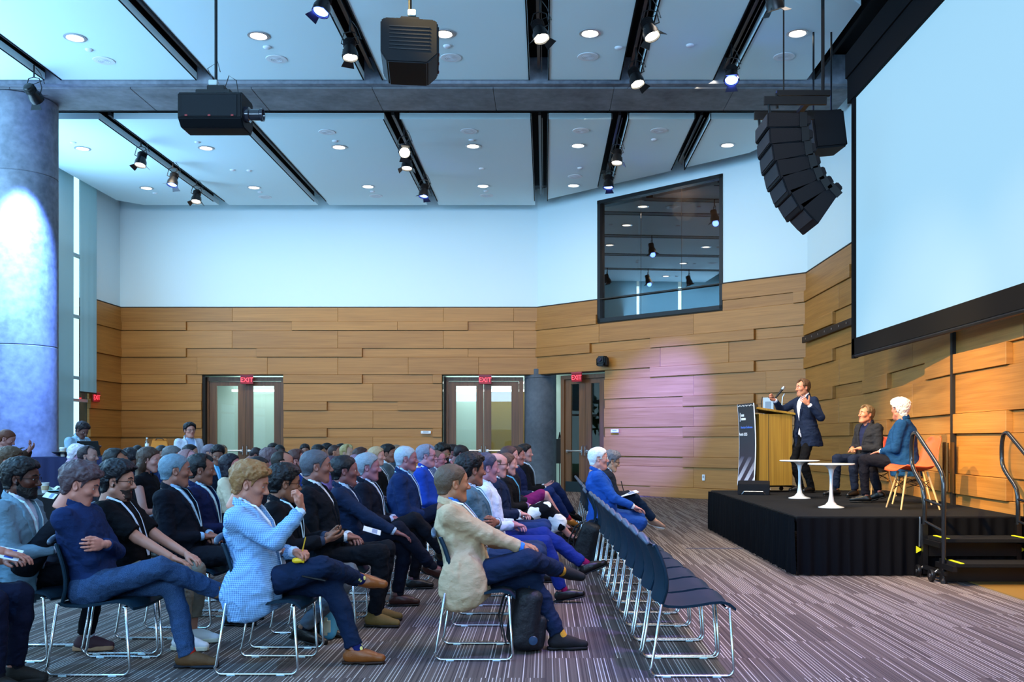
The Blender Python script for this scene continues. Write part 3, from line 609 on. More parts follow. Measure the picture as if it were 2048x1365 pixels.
mb = MB(); R = Matrix.Rotation(-.12, 3, 'Y') @ Matrix.Rotation(.1, 3, 'Z'); mb.bbox(tuple(c), (.50, .52, .56), .03, R=R); mb.build('cabinet', cabm, t); mb = MB(); mb.tube([c+Vector((-.15, 0, .25)), (c.x-.15, c.y, 8.1)], .015, 6); mb.tube([c+Vector((.12, 0, .25)), (c.x+.12, c.y, 8.1)], .015, 6); mb.bbox(tuple(c+Vector((0, 0, .32))), (.5, .08, .06), .01); mb.build('bracket', blackm, t)
mb = MB(); mb.box(tuple(c+R @ Vector((-.255, 0, 0))), (.012, .46, .50), R=R); mb.build('grille', MATS['array_grille'], t)
# ================================================================ stage
ST = .60; sx, sy0, sy1 = 2.56, 9.64, 14.62
st = thing('stage', 'low black stage with a pleated black skirt below the screen', 'stage', (0, 0, 0))
deckm = mat('stage_carpet', (.012, .012, .013), .95, bump=(400, .6), noise=(60, .4), spec=.08)
for i, (a, b) in enumerate(((9.64, 12.1), (12.1, 14.62))):
    xr = [4.90, 5.0, 5.25][i:i+2]; mb = MB(); mb.prism([(sx, a+.004), (xr[0], a+.004), (xr[1], b-.004), (sx, b-.004)], ST-.07, ST); mb.build('deck', deckm, st)
mb = MB(); mb.box((3.75, sy0-.004, ST-.03), (2.3, .012, .05)); mb.box((sx-.004, 12.13, ST-.03), (.012, 4.98, .05)); mb.build('deck_edge', blackm, st)
for x in (2.75, 3.8, 4.7):
    for y in (9.9, 12.1, 14.4): mb = MB(); mb.tube([(x, y, 0), (x, y, ST-.07)], .025, 8); mb.build('leg', blackm, st)
drape = mat('skirt_cloth', (.004, .004, .005), .9, bump=(200, .2), spec=.06)
def pleats(p0, p1, z0, z1, n, amp, seed, nz=7, per=.13):
    p0, p1 = Vector(p0), Vector(p1); d = (p1-p0); L = d.length; d.normalize(); nr = Vector((d.y, -d.x, 0)); rn = random.Random(seed); ph = [rn.random()*.05 for _ in range(400)]; P = []
    for k in range(nz+1):
        f = k/nz; row = []
        for j in range(n+1):
            s_ = L*j/n; w_ = amp*(.35+.65*(1-f)); q = int(s_/per)
            o = w_*(math.sin(2*PI*s_/per+ph[q % 400]*30)+.5*math.sin(2*PI*s_/(per*2.7)+1+2*(1-f)))
            row.append(tuple(p0+d*s_+nr*(o+.02)+Vector((0, 0, z0+(z1-z0)*f))))
        P.append(row)
    return P
mb = MB(); mb.grid(pleats((sx-.02, sy1, 0), (sx-.02, sy0-.02, 0), .012, ST-.015, 260, .022, 1)); sk = mb.build('skirt', drape, st, 'full')
mb = MB(); mb.grid(pleats((sx-.02, sy0-.02, 0), (4.90, sy0-.02, 0), .012, ST-.015, 160, .022, 2)); mb.build('skirt', drape, st, 'full')
# ---- stair unit
stp = thing('stage_stair', 'black portable stair with bent tube handrails at the stage front', 'stair', (0, 0, 0)); X0, X1 = 3.82, 4.76
for z, y0, y1 in ((.40, 9.17, 9.56), (.20, 8.86, 9.20)):
    mb = MB(); mb.bbox(((X0+X1)/2, (y0+y1)/2, z), (X1-X0-.04, y1-y0, .035), .006); tr = mb.build('tread', deckm, stp)
    for xx in (X0+.08, X1-.08): mb = MB(); mb.box((xx, (y0+y1)/2-.02, z+.021), (.035, (y1-y0)*.8, .006)); mb.build('yellow_strip', mat('safety_yellow', srgb('D8D820'), .5), tr)
    mb = MB(); mb.box(((X0+X1)/2, y1-.02, z-.1), (X1-X0-.06, .02, .18)); mb.build('riser', blackm, stp)
for xx in (X0, X1):
    mb = MB(); mb.box((xx, 9.36, .36), (.04, .42, .05)); mb.box((xx, 9.05, .17), (.04, .40, .05)); mb.box((xx, 9.56, .28), (.05, .05, .5)); mb.box((xx, 9.12, .13), (.05, .05, .22)); mb.box((xx, 9.3, .10), (.035, .5, .04)); mb.build('side_frame', blackm, stp)
    rp = [(9.56, .30), (9.56, .80), (9.60, .90), (9.84, 1.06), (9.90, 1.15), (9.90, 1.34), (9.86, 1.44), (9.78, 1.455), (9.70, 1.41), (9.22, 1.12), (9.13, 1.04), (9.10, .93), (9.10, .10)]
    # smooth the polyline
    sm = [];
    for k in range(len(rp)-1):
        p_, q_ = rp[k], rp[k+1]; sm += [(p_[0]*.8+q_[0]*.2, p_[1]*.8+q_[1]*.2), (p_[0]*.5+q_[0]*.5, p_[1]*.5+q_[1]*.5), (p_[0]*.2+q_[0]*.8, p_[1]*.2+q_[1]*.8)]
    mb = MB(); mb.tube([(xx, *rp[0])]+[(xx, *p_) for p_ in sm]+[(xx, *rp[-1])], .022, 12); mb.build('handrail', mat('rail_gloss_black', (.010, .012, .016), .18, coat=.6), stp, 'full')
    mb = MB(); mb.tube([(xx, 9.56, .78), (xx, 9.11, .74)], .014, 8); mb.tube([(xx, 9.56, .56), (xx, 9.11, .50)], .014, 8); mb.build('rung', blackm, stp, True)
    mb = MB(); mb.tube([(xx-.03*(1 if xx == X0 else -1), 9.60, .60), (xx-.035*(1 if xx == X0 else -1), 9.60, .30)], .009, 6); mb.build('hook', steel, stp, True)
    mb = MB(); mb.lathe([(.0, -.012), (.04, -.012), (.04, .012), (0, .012)], 3, (xx-.05*(1 if xx == X0 else -1), 9.6, .27), Matrix.Rotation(PI/2, 3, 'X')); mb.build('yellow_tag', MATS['safety_yellow'], stp)
    for y in (9.55, 9.22):
        q = -.07 if xx == X0 else .07; mb = MB(); mb.lathe([(.012, -.018), (.055, -.018), (.062, -.010), (.062, .010), (.055, .018), (.012, .018)], 18, (xx+q, y, .063), Matrix.Rotation(PI/2, 3, 'Y')); wh = mb.build('wheel', blackm, stp, True)
        mb = MB(); mb.lathe([(0, -.021), (.018, -.02), (.018, .02), (0, .021)], 12, (xx+q, y, .063), Matrix.Rotation(PI/2, 3, 'Y')); mb.tube([(xx+q, y, .063), (xx, y, .12)], .01, 6); mb.build('hub', steel, wh, True)
    mb = MB(); mb.lathe([(.03, 0), (.03, .03), (.015, .05), (.015, .1)], 12, (xx, 9.10, 0)); mb.build('foot', black, stp)
# ================================================================ lectern
la_ = math.radians(10); lc = thing('lectern', 'oak lectern with a black conference banner on its front', 'lectern', (3.36, 14.28, ST), PI+la_)   # local +x = towards the audience
mb = MB(); mb.bbox((.0, .0, .63), (.52, .54, 1.06), .006, seg=1); mb.build('body', oak_v, lc)
mb = MB(); mb.box((.115, .2715, .63), (.008, .004, 1.05)); mb.build('side_groove', MATS['dark_reveal'], lc)
mb = MB(); R = Matrix.Rotation(.14, 3, 'Y').inverted(); mb.bbox((-.05, 0, 1.195), (.70, .60, .032), .006, R=R); mb.build('top_slab', oak_v, lc)
mb = MB(); mb.bbox((.30, 0, 1.24), (.07, .50, .12), .008); mb.build('upstand', MATS['dark_backing'], lc)
mb = MB(); P = []
g = NT('banner_print'); tc = g.n('TexCoord'); sp = g.n('SeparateXYZ'); g.l(tc.outputs['Generated'], sp.inputs[0])
yy, zz = sp.outputs[1], sp.outputs[2]
d1 = g.math('SUBTRACT', g.math('MULTIPLY', zz, 2.3), yy)      # diagonal bands in the lower third
band = g.math('GREATER_THAN', g.math('SINE', g.math('MULTIPLY', d1, 13.5)), .05); low = g.math('MULTIPLY', band, g.math('LESS_THAN', zz, .36))
fade = g.ramp(zz, [(.0, (.62, .58, .66)), (.36, (.05, .04, .07))]); dark = g.ramp(zz, [(.0, (.035, .015, .03)), (.6, (.022, .024, .034)), (1, (.018, .02, .026))])
g.l(g.mix(low, dark, fade), g.b.inputs['Base Color']); g.b.inputs['Roughness'].default_value = .55
for k in range(9): z = .08+1.24*k/8; bow = .03*math.sin(PI*(k/8)); P.append([(.37-bow, -.31+.62*j/4, z) for j in range(5)])
mb.grid(P); mb.grid([[(p[0]-.012, p[1], p[2]) for p in r][::-1] for r in P]); mb.build('banner', g.m, lc, 'full')
mb = MB()
for s_ in (-.312, .312): mb.tube([(.37-.03*math.sin(PI*k/8)-.006, s_, .08+1.24*k/8) for k in range(9)], .008, 6)
mb.build('banner_edge', mat('banner_white', (.75, .78, .85), .5), lc, True)
rot = (PI/2, 0, PI/2); wt = mat('print_white', (.85, .85, .88), .5); bl = mat('print_blue', (.10, .22, .75), .5)
mb = MB(); mb.box((.362, -.22, 1.12), (.003, .012, .13)); mb.build('logo_bar', wt, lc)
for zz_, ws_ in ((1.145, (.03, .02, .025, .03)), (1.09, (.03, .025, .03, .02, .03, .025))):
    y_ = -.19
    for w_ in ws_: mb = MB(); mb.box((.357, y_+w_/2, zz_), (.003, w_*.8, .034)); mb.build('logo_bar', wt, lc); y_ += w_+.003
text('Americas Conference', .052, (.350, 0, .965), rot, bl, lc); text('Austin 2025', .066, (.349, -.13, .86), rot, wt, lc)
mb = MB()
for k in range(11): mb.box((.372, -.27+.054*k, 1.285+.006*(k % 2)), (.003, .026, .010), R=Matrix.Rotation(.6*(1 if k % 2 else -1), 3, 'X'))
mb.build('logo_bar', wt, lc)
mb = MB(); mb.box((-.05, 0, .085), (.60, .05, .03)); mb.box((.18, 0, .085), (.05, .50, .03)); mb.box((-.28, 0, .085), (.05, .50, .03)); mb.build('base_frame', blackm, lc)
for a, b in ((.18, .22), (.18, -.22), (-.30, .22), (-.30, -.22)):
    mb = MB(); mb.lathe([(.01, -.012), (.032, -.012), (.032, .012), (.01, .012)], 14, (a, b, .034), Matrix.Rotation(PI/2, 3, 'X')); mb.box((a, b, .066), (.03, .034, .02)); mb.build('caster', black, lc, True)
mb = MB(); mb.tube([(.16, .12, 1.22), (.165, .12, 1.32), (.15, .12, 1.42)], .006, 6); mb.build('gooseneck', black, lc, True)
mb = MB(); mb.tube([(-.17, .10, 1.16), (-.17, .10, 1.30), (-.18, .10, 1.42), (-.21, .10, 1.47)], .008, 8); mb.lathe([(.05, 0), (.05, .01), (.01, .02)], 16, (-.17, .10, 1.17)); ms = mb.build('mic_stand', steel, lc, True)
mc = thing('microphone', 'black handheld microphone on the stand at the lectern', 'microphone', (3.50, 14.10, ST+1.50)); mb = MB(); R = Vector((.62, 0, .78)).to_track_quat('Z', 'Y').to_matrix()
mb.lathe([(.008, -.16), (.013, -.15), (.017, .0), (.02, .03)], 14, (0, 0, 0), R); mb.build('handle', black, mc, True); mb = MB(); mb.lathe([(.02, .03), (.027, .045), (.028, .06), (.02, .082), (0, .088)], 16, (0, 0, 0), R); mb.build('head_grille', steel, mc, True)
# ---- stage monitor
t = thing('stage_monitor', 'small black wedge monitor speaker on the stage by the banner', 'speaker', (2.98, 13.55, ST), -.25)
mb = MB(); bm = bmesh.new(); pr = [(-.17, 0), (.17, 0), (.17, .08), (-.02, .20), (-.17, .15)]; A = [bm.verts.new((-.22, p[0], p[1])) for p in pr]; B = [bm.verts.new((.22, p[0], p[1])) for p in pr]
bm.faces.new(A[::-1]); bm.faces.new(B); [bm.faces.new((A[q], A[(q+1) % 5], B[(q+1) % 5], B[q])) for q in range(5)]; bmesh.ops.recalc_face_normals(bm, faces=bm.faces); bmesh.ops.bevel(bm, geom=bm.edges[:], offset=.008, segments=2, affect='EDGES'); bm.verts.index_update()
mb.add([v.co for v in bm.verts], [tuple(v.index for v in f.verts) for f in bm.faces]); bm.free(); mb.build('cabinet', cabm, t)
mb = MB(); mb.tube([(-.16, -.175, .01), (-.13, -.20, .05), (.13, -.20, .05), (.16, -.175, .01)], .006, 6); mb.build('handle', steel, t, True); mb = MB(); mb.box((.224, .02, .08), (.004, .16, .025)); mb.build('label_plate', dev, t)
# ================================================================ tulip tables
tw = mat('table_white', (.80, .80, .82), .25, coat=.5)
def tulip(x, y, label):
    t = thing('side_table', label, 'side table', (x, y, ST), 0, 'white pedestal tables on the stage'); mb = MB(); mb.lathe([(0, .485), (.245, .487), (.262, .497), (.262, .503), (.255, .507), (0, .507)], 48); mb.build('table_top', tw, t, True)
    mb = MB(); mb.lathe([(.145, 0), (.145, .006), (.12, .014), (.07, .03), (.035, .07), (.022, .14), (.017, .25), (.019, .36), (.032, .43), (.06, .47), (.09, .486)], 40); mb.build('pedestal', tw, t, True)
tulip(3.39, 12.65, 'white round pedestal table nearer the lectern'); tulip(3.29, 10.92, 'white round pedestal table nearest the stage front edge')
# ================================================================ orange shell chairs
om = mat('orange_shell', srgb('E0502A'), .45); lw_ = mat('ash_leg', srgb('C9A574'), .5)
def shell_chair(x, y, rz, label):
    t = thing('shell_chair', label, 'chair', (x, y, ST), rz, 'orange shell chairs on the stage')
    prof = [(.235, .425), (.215, .452), (.14, .452), (.04, .438), (-.08, .430), (-.165, .445), (-.215, .49), (-.245, .56), (-.27, .64), (-.295, .72), (-.318, .79), (-.33, .82)]
    hw = [.17, .20, .225, .232, .232, .235, .235, .225, .21, .195, .165, .10]; P = []; Q = []
    for (px_, pz), h_ in zip(prof, hw):
        row = [];
        for j in range(13):
            u = -1+2*j/12; seatness = max(0, 1-max(0, (pz-.5)/.3)); lift = .055*abs(u)**3*(1 if px_ < .2 else .2); fwd = .05*abs(u)**2.5*min(1, max(0, (pz-.45)/.15))
            row.append((px_+fwd, u*h_, pz+lift*seatness*.9))
        P.append(row)
    mb = MB(); mb.grid(P); s_ = mb.build('shell', om, t, 'full'); md = s_.modifiers.new('solid', 'SOLIDIFY'); md.thickness = .008; md.offset = 0
    for a in (1, -1):
        for b in (1, -1):
            mb = MB(); mb.tube([(a*.12-.02, b*.11, .42), (a*.22-.02, b*.20, 0)], [.014, .009], 10); mb.build('leg', lw_, t, True)
    mb = MB()
    for a in (1, -1): mb.tube([(a*.15-.02, .13, .33), (-a*.14-.02, .15, .24)], .004, 5); mb.tube([(a*.15-.02, -.13, .33), (-a*.14-.02, -.15, .24)], .004, 5); mb.tube([(a*.15-.02, .135, .33), (a*.17-.02, -.16, .2)], .004, 5); mb.tube([(a*.15-.02, -.135, .33), (a*.17-.02, .16, .2)], .004, 5)
    mb.box((-.02, 0, .425), (.26, .03, .01)); mb.build('wire_brace', blackm, t); return t
shell_chair(4.14, 10.75, PI+.05, 'empty orange shell chair nearest the stair'); shell_chair(4.46, 11.60, PI-.38, 'orange shell chair under the white haired man'); shell_chair(4.54, 13.18, PI+.4, 'orange shell chair under the man in the dark grey jacket')
# ================================================================ signed distance figure kit
V = lambda *a: np.array(a, float)
def nrm(v): return v/max(1e-9, np.linalg.norm(v))
def rc(P, a, b, r1, r2):
    """round cone (tapering capsule)"""
    d = b-a; L2 = d@d+1e-12; q = P-a; t = np.clip((q@d)/L2, 0, 1); q = q-t[:, None]*d
    return np.sqrt((q*q).sum(1))-(r1+(r2-r1)*t)
def ell(P, c, r, R=None):
    q = P-c
    if R is not None: q = q@R
    k = np.sqrt(((q/r)**2).sum(1)); k2 = np.sqrt(((q/(r*r))**2).sum(1))+1e-9
    return k*(k-1)/k2
def smin(a, b, k):
    h = np.clip(.5+.5*(b-a)/k, 0, 1); return b*(1-h)+a*h-k*h*(1-h)
def smax(a, b, k): return -smin(-a, -b, k)
_rs = np.random.RandomState(3); _LAT = _rs.rand(32, 32, 32)
def vnoise(P):
    i = np.floor(P).astype(int); f = P-i; f = f*f*(3-2*f); o = 0
    for a in (0, 1):
        wx = f[:, 0] if a else 1-f[:, 0]
        for b in (0, 1):
            wy = f[:, 1] if b else 1-f[:, 1]
            for c in (0, 1):
                wz = f[:, 2] if c else 1-f[:, 2]
                o = o+wx*wy*wz*_LAT[(i[:, 0]+a) & 31, (i[:, 1]+b) & 31, (i[:, 2]+c) & 31]
    return o-.5
def mesh_sdf(f, lo, hi, h, B=4):
    """block sparse surface nets -> verts, quads"""
    lo = np.array(lo, float); hi = np.array(hi, float); nb = np.maximum(1, np.ceil((hi-lo)/(h*B)).astype(int)); n = nb*B+1
    cg = np.stack(np.meshgrid(*[lo[i]+h*B*(np.arange(nb[i])+.5) for i in range(3)], indexing='ij'), -1).reshape(-1, 3)
    dc = f(cg); rad = h*B*.87*1.25+.012; act = np.abs(dc) < rad
    D = np.repeat(np.repeat(np.repeat(np.where(dc < 0, -1., 1.).reshape(nb), B, 0), B, 1), B, 2); D = np.pad(D, ((0, 1),)*3, mode='edge').astype(np.float32)
    bi = np.argwhere(act.reshape(nb)); 
    if not len(bi): return np.zeros((0, 3)), np.zeros((0, 4), int)
    off = np.stack(np.meshgrid(*[np.arange(B+1)]*3, indexing='ij'), -1).reshape(-1, 3)
    idx = (bi[:, None, :]*B+off[None]).reshape(-1, 3); key = (idx[:, 0]*n[1]+idx[:, 1])*n[2]+idx[:, 2]; key = np.unique(key)
    ii = np.stack([key//(n[1]*n[2]), (key//n[2]) % n[1], key % n[2]], 1); D[ii[:, 0], ii[:, 1], ii[:, 2]] = f(lo+ii*h)
    D[0] = np.abs(D[0])+1e-3; D[-1] = np.abs(D[-1])+1e-3; D[:, 0] = np.abs(D[:, 0])+1e-3; D[:, -1] = np.abs(D[:, -1])+1e-3; D[:, :, 0] = np.abs(D[:, :, 0])+1e-3; D[:, :, -1] = np.abs(D[:, :, -1])+1e-3
    S = D < 0; s = S[:-1, :-1, :-1].astype(np.int8).copy(); cs = [(a, b, c) for a in (0, 1) for b in (0, 1) for c in (0, 1)]
    for a, b, c in cs[1:]: s += S[a:n[0]-1+a, b:n[1]-1+b, c:n[2]-1+c]
    cells = np.argwhere((s > 0) & (s < 8)); ID = -np.ones(n-1, int); ID[tuple(cells.T)] = np.arange(len(cells))
    cv = {q: D[cells[:, 0]+q[0], cells[:, 1]+q[1], cells[:, 2]+q[2]] for q in cs}; acc = np.zeros((len(cells), 3)); cnt = np.zeros(len(cells))
    for q in cs:
        for ax in range(3):
            if q[ax]: continue
            p = list(q); p[ax] = 1; va, vb = cv[q], cv[tuple(p)]; m = (va < 0) != (vb < 0); t = va[m]/(va[m]-vb[m])
            pt = np.tile(np.array(q, float), (m.sum(), 1)); pt[:, ax] = t; acc[m] += pt; cnt[m] += 1
    verts = lo+(cells+acc/cnt[:, None])*h; Q = []
    for ax in range(3):
        sl0 = [slice(0, None)]*3; sl1 = [slice(0, None)]*3; sl0[ax] = slice(0, -1); sl1[ax] = slice(1, None); A = S[tuple(sl0)]; Bq = S[tuple(sl1)]; e = np.argwhere(A != Bq)
        u, v = [(1, 2), (2, 0), (0, 1)][ax]; ok = (e[:, u] > 0) & (e[:, v] > 0) & (e[:, u] < n[u]-1) & (e[:, v] < n[v]-1); e = e[ok]; ins = A[tuple(e.T)]
        def g_(du, dv): k = e.copy(); k[:, u] -= du; k[:, v] -= dv; return ID[tuple(k.T)]
        q = np.stack([g_(1, 1), g_(0, 1), g_(0, 0), g_(1, 0)], 1); q[~ins] = q[~ins][:, ::-1]; q = q[(q >= 0).all(1)]; Q.append(q)
    return verts, np.concatenate(Q)
def np_mesh(name, v, f, mats, mi=None, smooth=True):
    me = bpy.data.meshes.new(name); nf = len(f); me.vertices.add(len(v)); me.vertices.foreach_set('co', np.asarray(v, np.float32).ravel())
    me.loops.add(nf*4); me.loops.foreach_set('vertex_index', np.asarray(f, np.int32).ravel()); me.polygons.add(nf)
    me.polygons.foreach_set('loop_start', np.arange(0, nf*4, 4, dtype=np.int32)); me.polygons.foreach_set('loop_total', np.full(nf, 4, np.int32))
    for m in mats: me.materials.append(m)
    if mi is not None: me.polygons.foreach_set('material_index', np.asarray(mi, np.int32))
    if smooth: me.polygons.foreach_set('use_smooth', np.ones(nf, bool))
    me.update(calc_edges=True); return me
# ---------------------------------------------------------------- heads (origin between the ears, +x face, +y left)
def head_sdf(P, fem=0, heavy=0, old=0):
    y = np.abs(P[:, 1]); Q = P.copy(); Q[:, 1] = y
    d = ell(P, V(-.018, 0, .042), V(.096, .075, .080))
    d = smin(d, ell(P, V(.028, 0, .012), V(.066, .062, .088)), .03)                    # face mass
    d = smin(d, rc(Q, V(.0, .044+.006*heavy-.003*fem, -.052), V(.058, .022-.004*fem, -.092), .026+.005*heavy, .024-.003*fem), .03)
    d = smin(d, ell(P, V(.070, 0, -.096), V(.022, .024, .020)), .02)                   # chin
    d = smin(d, ell(P, V(.058, 0, -.056), V(.031, .032, .036)), .022)                  # muzzle
    d = smin(d, rc(P, V(.070, 0, .06), V(.074, 0, .03), .022, .018), .02)              # brow centre
    if heavy: d = smin(d, ell(P, V(.03, 0, -.095), V(.045, .045, .03)), .03)
    d = smin(d, ell(Q, V(.058, .040, -.012), V(.026, .024, .022)), .02)                # cheek
    d = smin(d, rc(Q, V(.084, .008, .032), V(.070, .042, .030), .010-.004*fem, .010), .014)   # brow
    d = smax(d, -(np.sqrt(((Q-V(.100, .031, .014))**2).sum(1))-.017), .014)            # eye socket
    d = smin(d, np.sqrt(((Q-V(.0745, .031, .014))**2).sum(1))-.0125, .003)             # eyeball
    d = smin(d, rc(Q, V(.086, .020, .0225), V(.076, .043, .0195), .004, .004), .004)   # upper lid
    n = rc(P, V(.088, 0, .020), V(.112, 0, -.018), .0075, .0105); n = smin(n, ell(Q, V(.098, .011, -.024), V(.012, .009, .009)), .008); n = smin(n, ell(P, V(.108, 0, -.022), V(.013, .010, .010)), .006)
    d = smin(d, n, .010)
    lip = rc(Q, V(.0885, .0, -.048), V(.078, .020, -.051), .0048, .003); lip = smin(lip, rc(Q, V(.0875, .0, -.0585), V(.078, .017, -.056), .0055, .0035), .003); d = smin(d, lip, .006)
    d = smax(d, -rc(Q, V(.0955, 0, -.0533), V(.083, .023, -.0545), .0016, .001), .003)
    ear = ell(Q, V(-.012, .078, .0), V(.017, .010, .030), np.array([[.94, .10, .30], [-.25, .93, -.1], [-.3, 0, .95]]).T @ np.eye(3)); ear = smax(ear, -ell(Q, V(-.006, .088, .004), V(.010, .009, .019)), .005)
    d = smin(d, ear, .006)
    d = smin(d, rc(P, V(-.028, 0, -.03), V(-.050, 0, -.150), .052+.006*heavy-.008*fem, .056+.008*heavy-.010*fem), .022)   # neck
    return d
def hair_sdf(P, style):
    """style: dict(t=thickness, top=extra on top, front=hairline x on top, back=lowest z at the nape, side=z limit in front of ear, kind)"""
    y = np.abs(P[:, 1]); Q = P.copy(); Q[:, 1] = y; s = style; t = s.get('t', .012); top = s.get('top', .012); kind = s.get('kind', 'short'); fl = s.get('flow', 1.)
    amp = s.get('amp', .004); fr = s.get('freq', 1.)
    nz = vnoise(P*V(55, 75, 55)*fr+3)+.6*vnoise(P*V(120, 160, 120)*fr)+(.8*vnoise(P*V(28, 30, 28)*fr+9) if s.get('wavy') else 0)
    up = np.clip((P[:, 2]-.03)/.08, 0, 1)
    d = ell(P, V(-.020, 0, .044), V(.096+t*.8, .076+t, .081+t*.5))-(top*up*np.clip(.8+P[:, 0]*3, .4, 1.1))
    d = smin(d, ell(P, V(.026, 0, .03), V(.064, .060+t*.6, .072+t)), .02) if kind != 'bald' else d
    d = smin(d, rc(P, V(-.05, 0, .0), V(-.055, 0, -.045), .060+t*.6, .045+t*.4), .03)
    x = P[:, 0]; z = P[:, 2]; fx = s.get('front', .062); zt = s.get('line', .070)
    # boundary height: high on the forehead, temple, over the ear, nape
    lim = np.interp(x, [-.12, -.05, -.032, -.026, .012, .018, fx-.022, fx, .12], [s.get('back', -.062), s.get('back', -.062)+.004, -.030, .030, .034, s.get('side', -.005), .040+.4*(zt-.07), zt, zt+.04])
    lim = lim+.2*(y < 0)  # no-op keeps shape
    m = lim-z
    if kind == 'bald':      # fringe only
        m = np.maximum(m, z-(s.get('fr', .045)-.2*np.maximum(x, -.03)*0)); m = np.maximum(m, x-.035)
    if s.get('recede'): m = np.maximum(m, np.where((y > .018) & (z > .05), (x-(fx-.028-.0*y)), -1))
    if kind == 'crown': m = np.maximum(m, .030-np.sqrt((x+.045)**2+y**2+(z-.12)**2)*.8)
    d = smax(d, m*.85, .006)
    if kind == 'long':
        L = s.get('len', .26); w_ = s.get('w', .05)
        d2 = rc(Q, V(-.035, .048, .04), V(-.045, .062, -.06), .045, .040); d2 = smin(d2, rc(Q, V(-.045, .058, -.06), V(-.055, .055, -L), .038, w_*.6), .03)
        d2 = smin(d2, rc(P, V(-.06, 0, .0), V(-.075, 0, -L), .055, w_), .03); d2 = smax(d2, x-.028-.12*np.clip(-z, 0, .2), .01); d = smin(d, d2, .015)
    if kind == 'bob':
        d2 = rc(Q, V(-.02, .055, .03), V(-.025, .060, -.09), .040, .032); d2 = smin(d2, rc(P, V(-.06, 0, .0), V(-.06, 0, -.09), .06, .05), .03); d2 = smax(d2, x-.030, .01); d = smin(d, d2, .015)
    if kind == 'afro': d = smin(d, ell(P, V(-.03, 0, .065), V(.115, .105, .105)), .03); d = smax(d, -(z+.0-(.02+.9*np.clip(x-.02, 0, 1))), .01)
    d = smax(d, -(head_sdf(P)+.004), .002) if kind in ('x',) else d
    return d-amp*nz*2
def brow_sdf(P, t=.004):
    Q = P.copy(); Q[:, 1] = np.abs(P[:, 1]); return smin(rc(Q, V(.0955, .010, .036), V(.0915, .028, .042), t, t), rc(Q, V(.0915, .028, .042), V(.078, .047, .036), t, t*.6), .004)
def beard_sdf(P, t=.006, full=True):
    d = head_sdf(P)-t-.004*vnoise(P*130); x, z = P[:, 0], P[:, 2]; y = np.abs(P[:, 1])
    m = np.maximum(z-np.interp(x, [-.02, .0, .03, .07, .085, .12], [.0, .0, -.038, -.045, -.036, -.036]), -x-.002+.0*z)
    m = np.maximum(m, -.118-z); m = np.maximum(m, .007-np.sqrt(((x-.088)/1.2)**2+(y*.45)**2+(z+.053)**2)); return smax(d, m, .003)
HC = {}
def head_geo(kind, h):
    k = (kind, h)
    if k not in HC:
        fem, hv = kind; f = lambda P: head_sdf(P, fem, hv); v, q = mesh_sdf(f, (-.13, -.10, -.165), (.14, .10, .135), h); c = v[q].mean(1); cy = np.abs(c[:, 1]); mi = np.zeros(len(q), int)
        de = np.sqrt((c[:, 0]-.0745)**2+(cy-.031)**2+(c[:, 2]-.014)**2); eye = (de < .0134) & (c[:, 0] > .078) & (np.abs(c[:, 2]-.0135) < .0046); mi[eye] = 1; mi[eye & (np.sqrt((cy-.031)**2+(c[:, 2]-.0135)**2) < .0052)] = 2
        lip = (c[:, 0] > .080) & (cy < .021) & (c[:, 2] < -.0440) & (c[:, 2] > -.0635+.25*cy); mi[lip] = 3; HC[k] = (v, q, mi)
    return HC[k]
HR = {'short': dict(), 'crew': dict(t=.007, top=.010, amp=.002), 'thick': dict(t=.016, top=.026, amp=.005), 'wavy': dict(t=.018, top=.030, amp=.008, freq=.6, wavy=1, back=-.07), 'side': dict(t=.012, top=.022, amp=.004, recede=1),
      'recede': dict(t=.011, top=.012, front=.042, line=.085, recede=1), 'thin': dict(t=.006, top=.004, front=.03, line=.09, recede=1, amp=.002), 'silver': dict(t=.014, top=.018, amp=.003, back=-.065), 'fringe': dict(kind='bald', t=.008, top=0, fr=.060, amp=.002), 'shaved': dict(t=.002, top=.002, amp=.0008, front=.045, line=.08),
      'crown': dict(kind='crown', t=.010, top=.012, front=.045, line=.085), 'big': dict(t=.020, top=.034, amp=.007, freq=.7, wavy=1, back=-.075), 'quiff': dict(t=.008, top=.030, amp=.005), 'long': dict(kind='long', t=.014, top=.014, len=.30), 'mid': dict(kind='long', t=.014, top=.014, len=.19), 'bob': dict(kind='bob', t=.016, top=.018),
      'bun': dict(t=.010, top=.010, amp=.002, back=-.06), 'afro': dict(kind='afro', t=.02, top=.03, amp=.010, freq=.8), 'bouffant': dict(t=.024, top=.030, amp=.006, freq=.8, wavy=1, back=-.095)}
def hair_mesh(style, h, brows=True):
    k = ('hair', style, h)
    if k not in HC:
        s = HR[style]; L = s.get('len', 0); f = lambda P: hair_sdf(P, s); v, q = mesh_sdf(f, (-.19, -.17, -min(.40, L+.10) if L else -.15), (.14, .17, .20), h)
        if brows and h < .006: v2, q2 = mesh_sdf(brow_sdf, (.06, -.06, .02), (.11, .06, .055), .003); q = np.concatenate([q, q2+len(v)]); v = np.concatenate([v, v2])
        HC[k] = np_mesh('hair', v, q, [MATS['black_plastic']])
    return HC[k]
def beard_mesh(t, h):
    k = ('beard', t, h)
    if k not in HC: v, q = mesh_sdf(lambda P: beard_sdf(P, t), (-.03, -.10, -.15), (.13, .10, .02), h); HC[k] = np_mesh('beard', v, q, [MATS['black_plastic']])
    return HC[k]
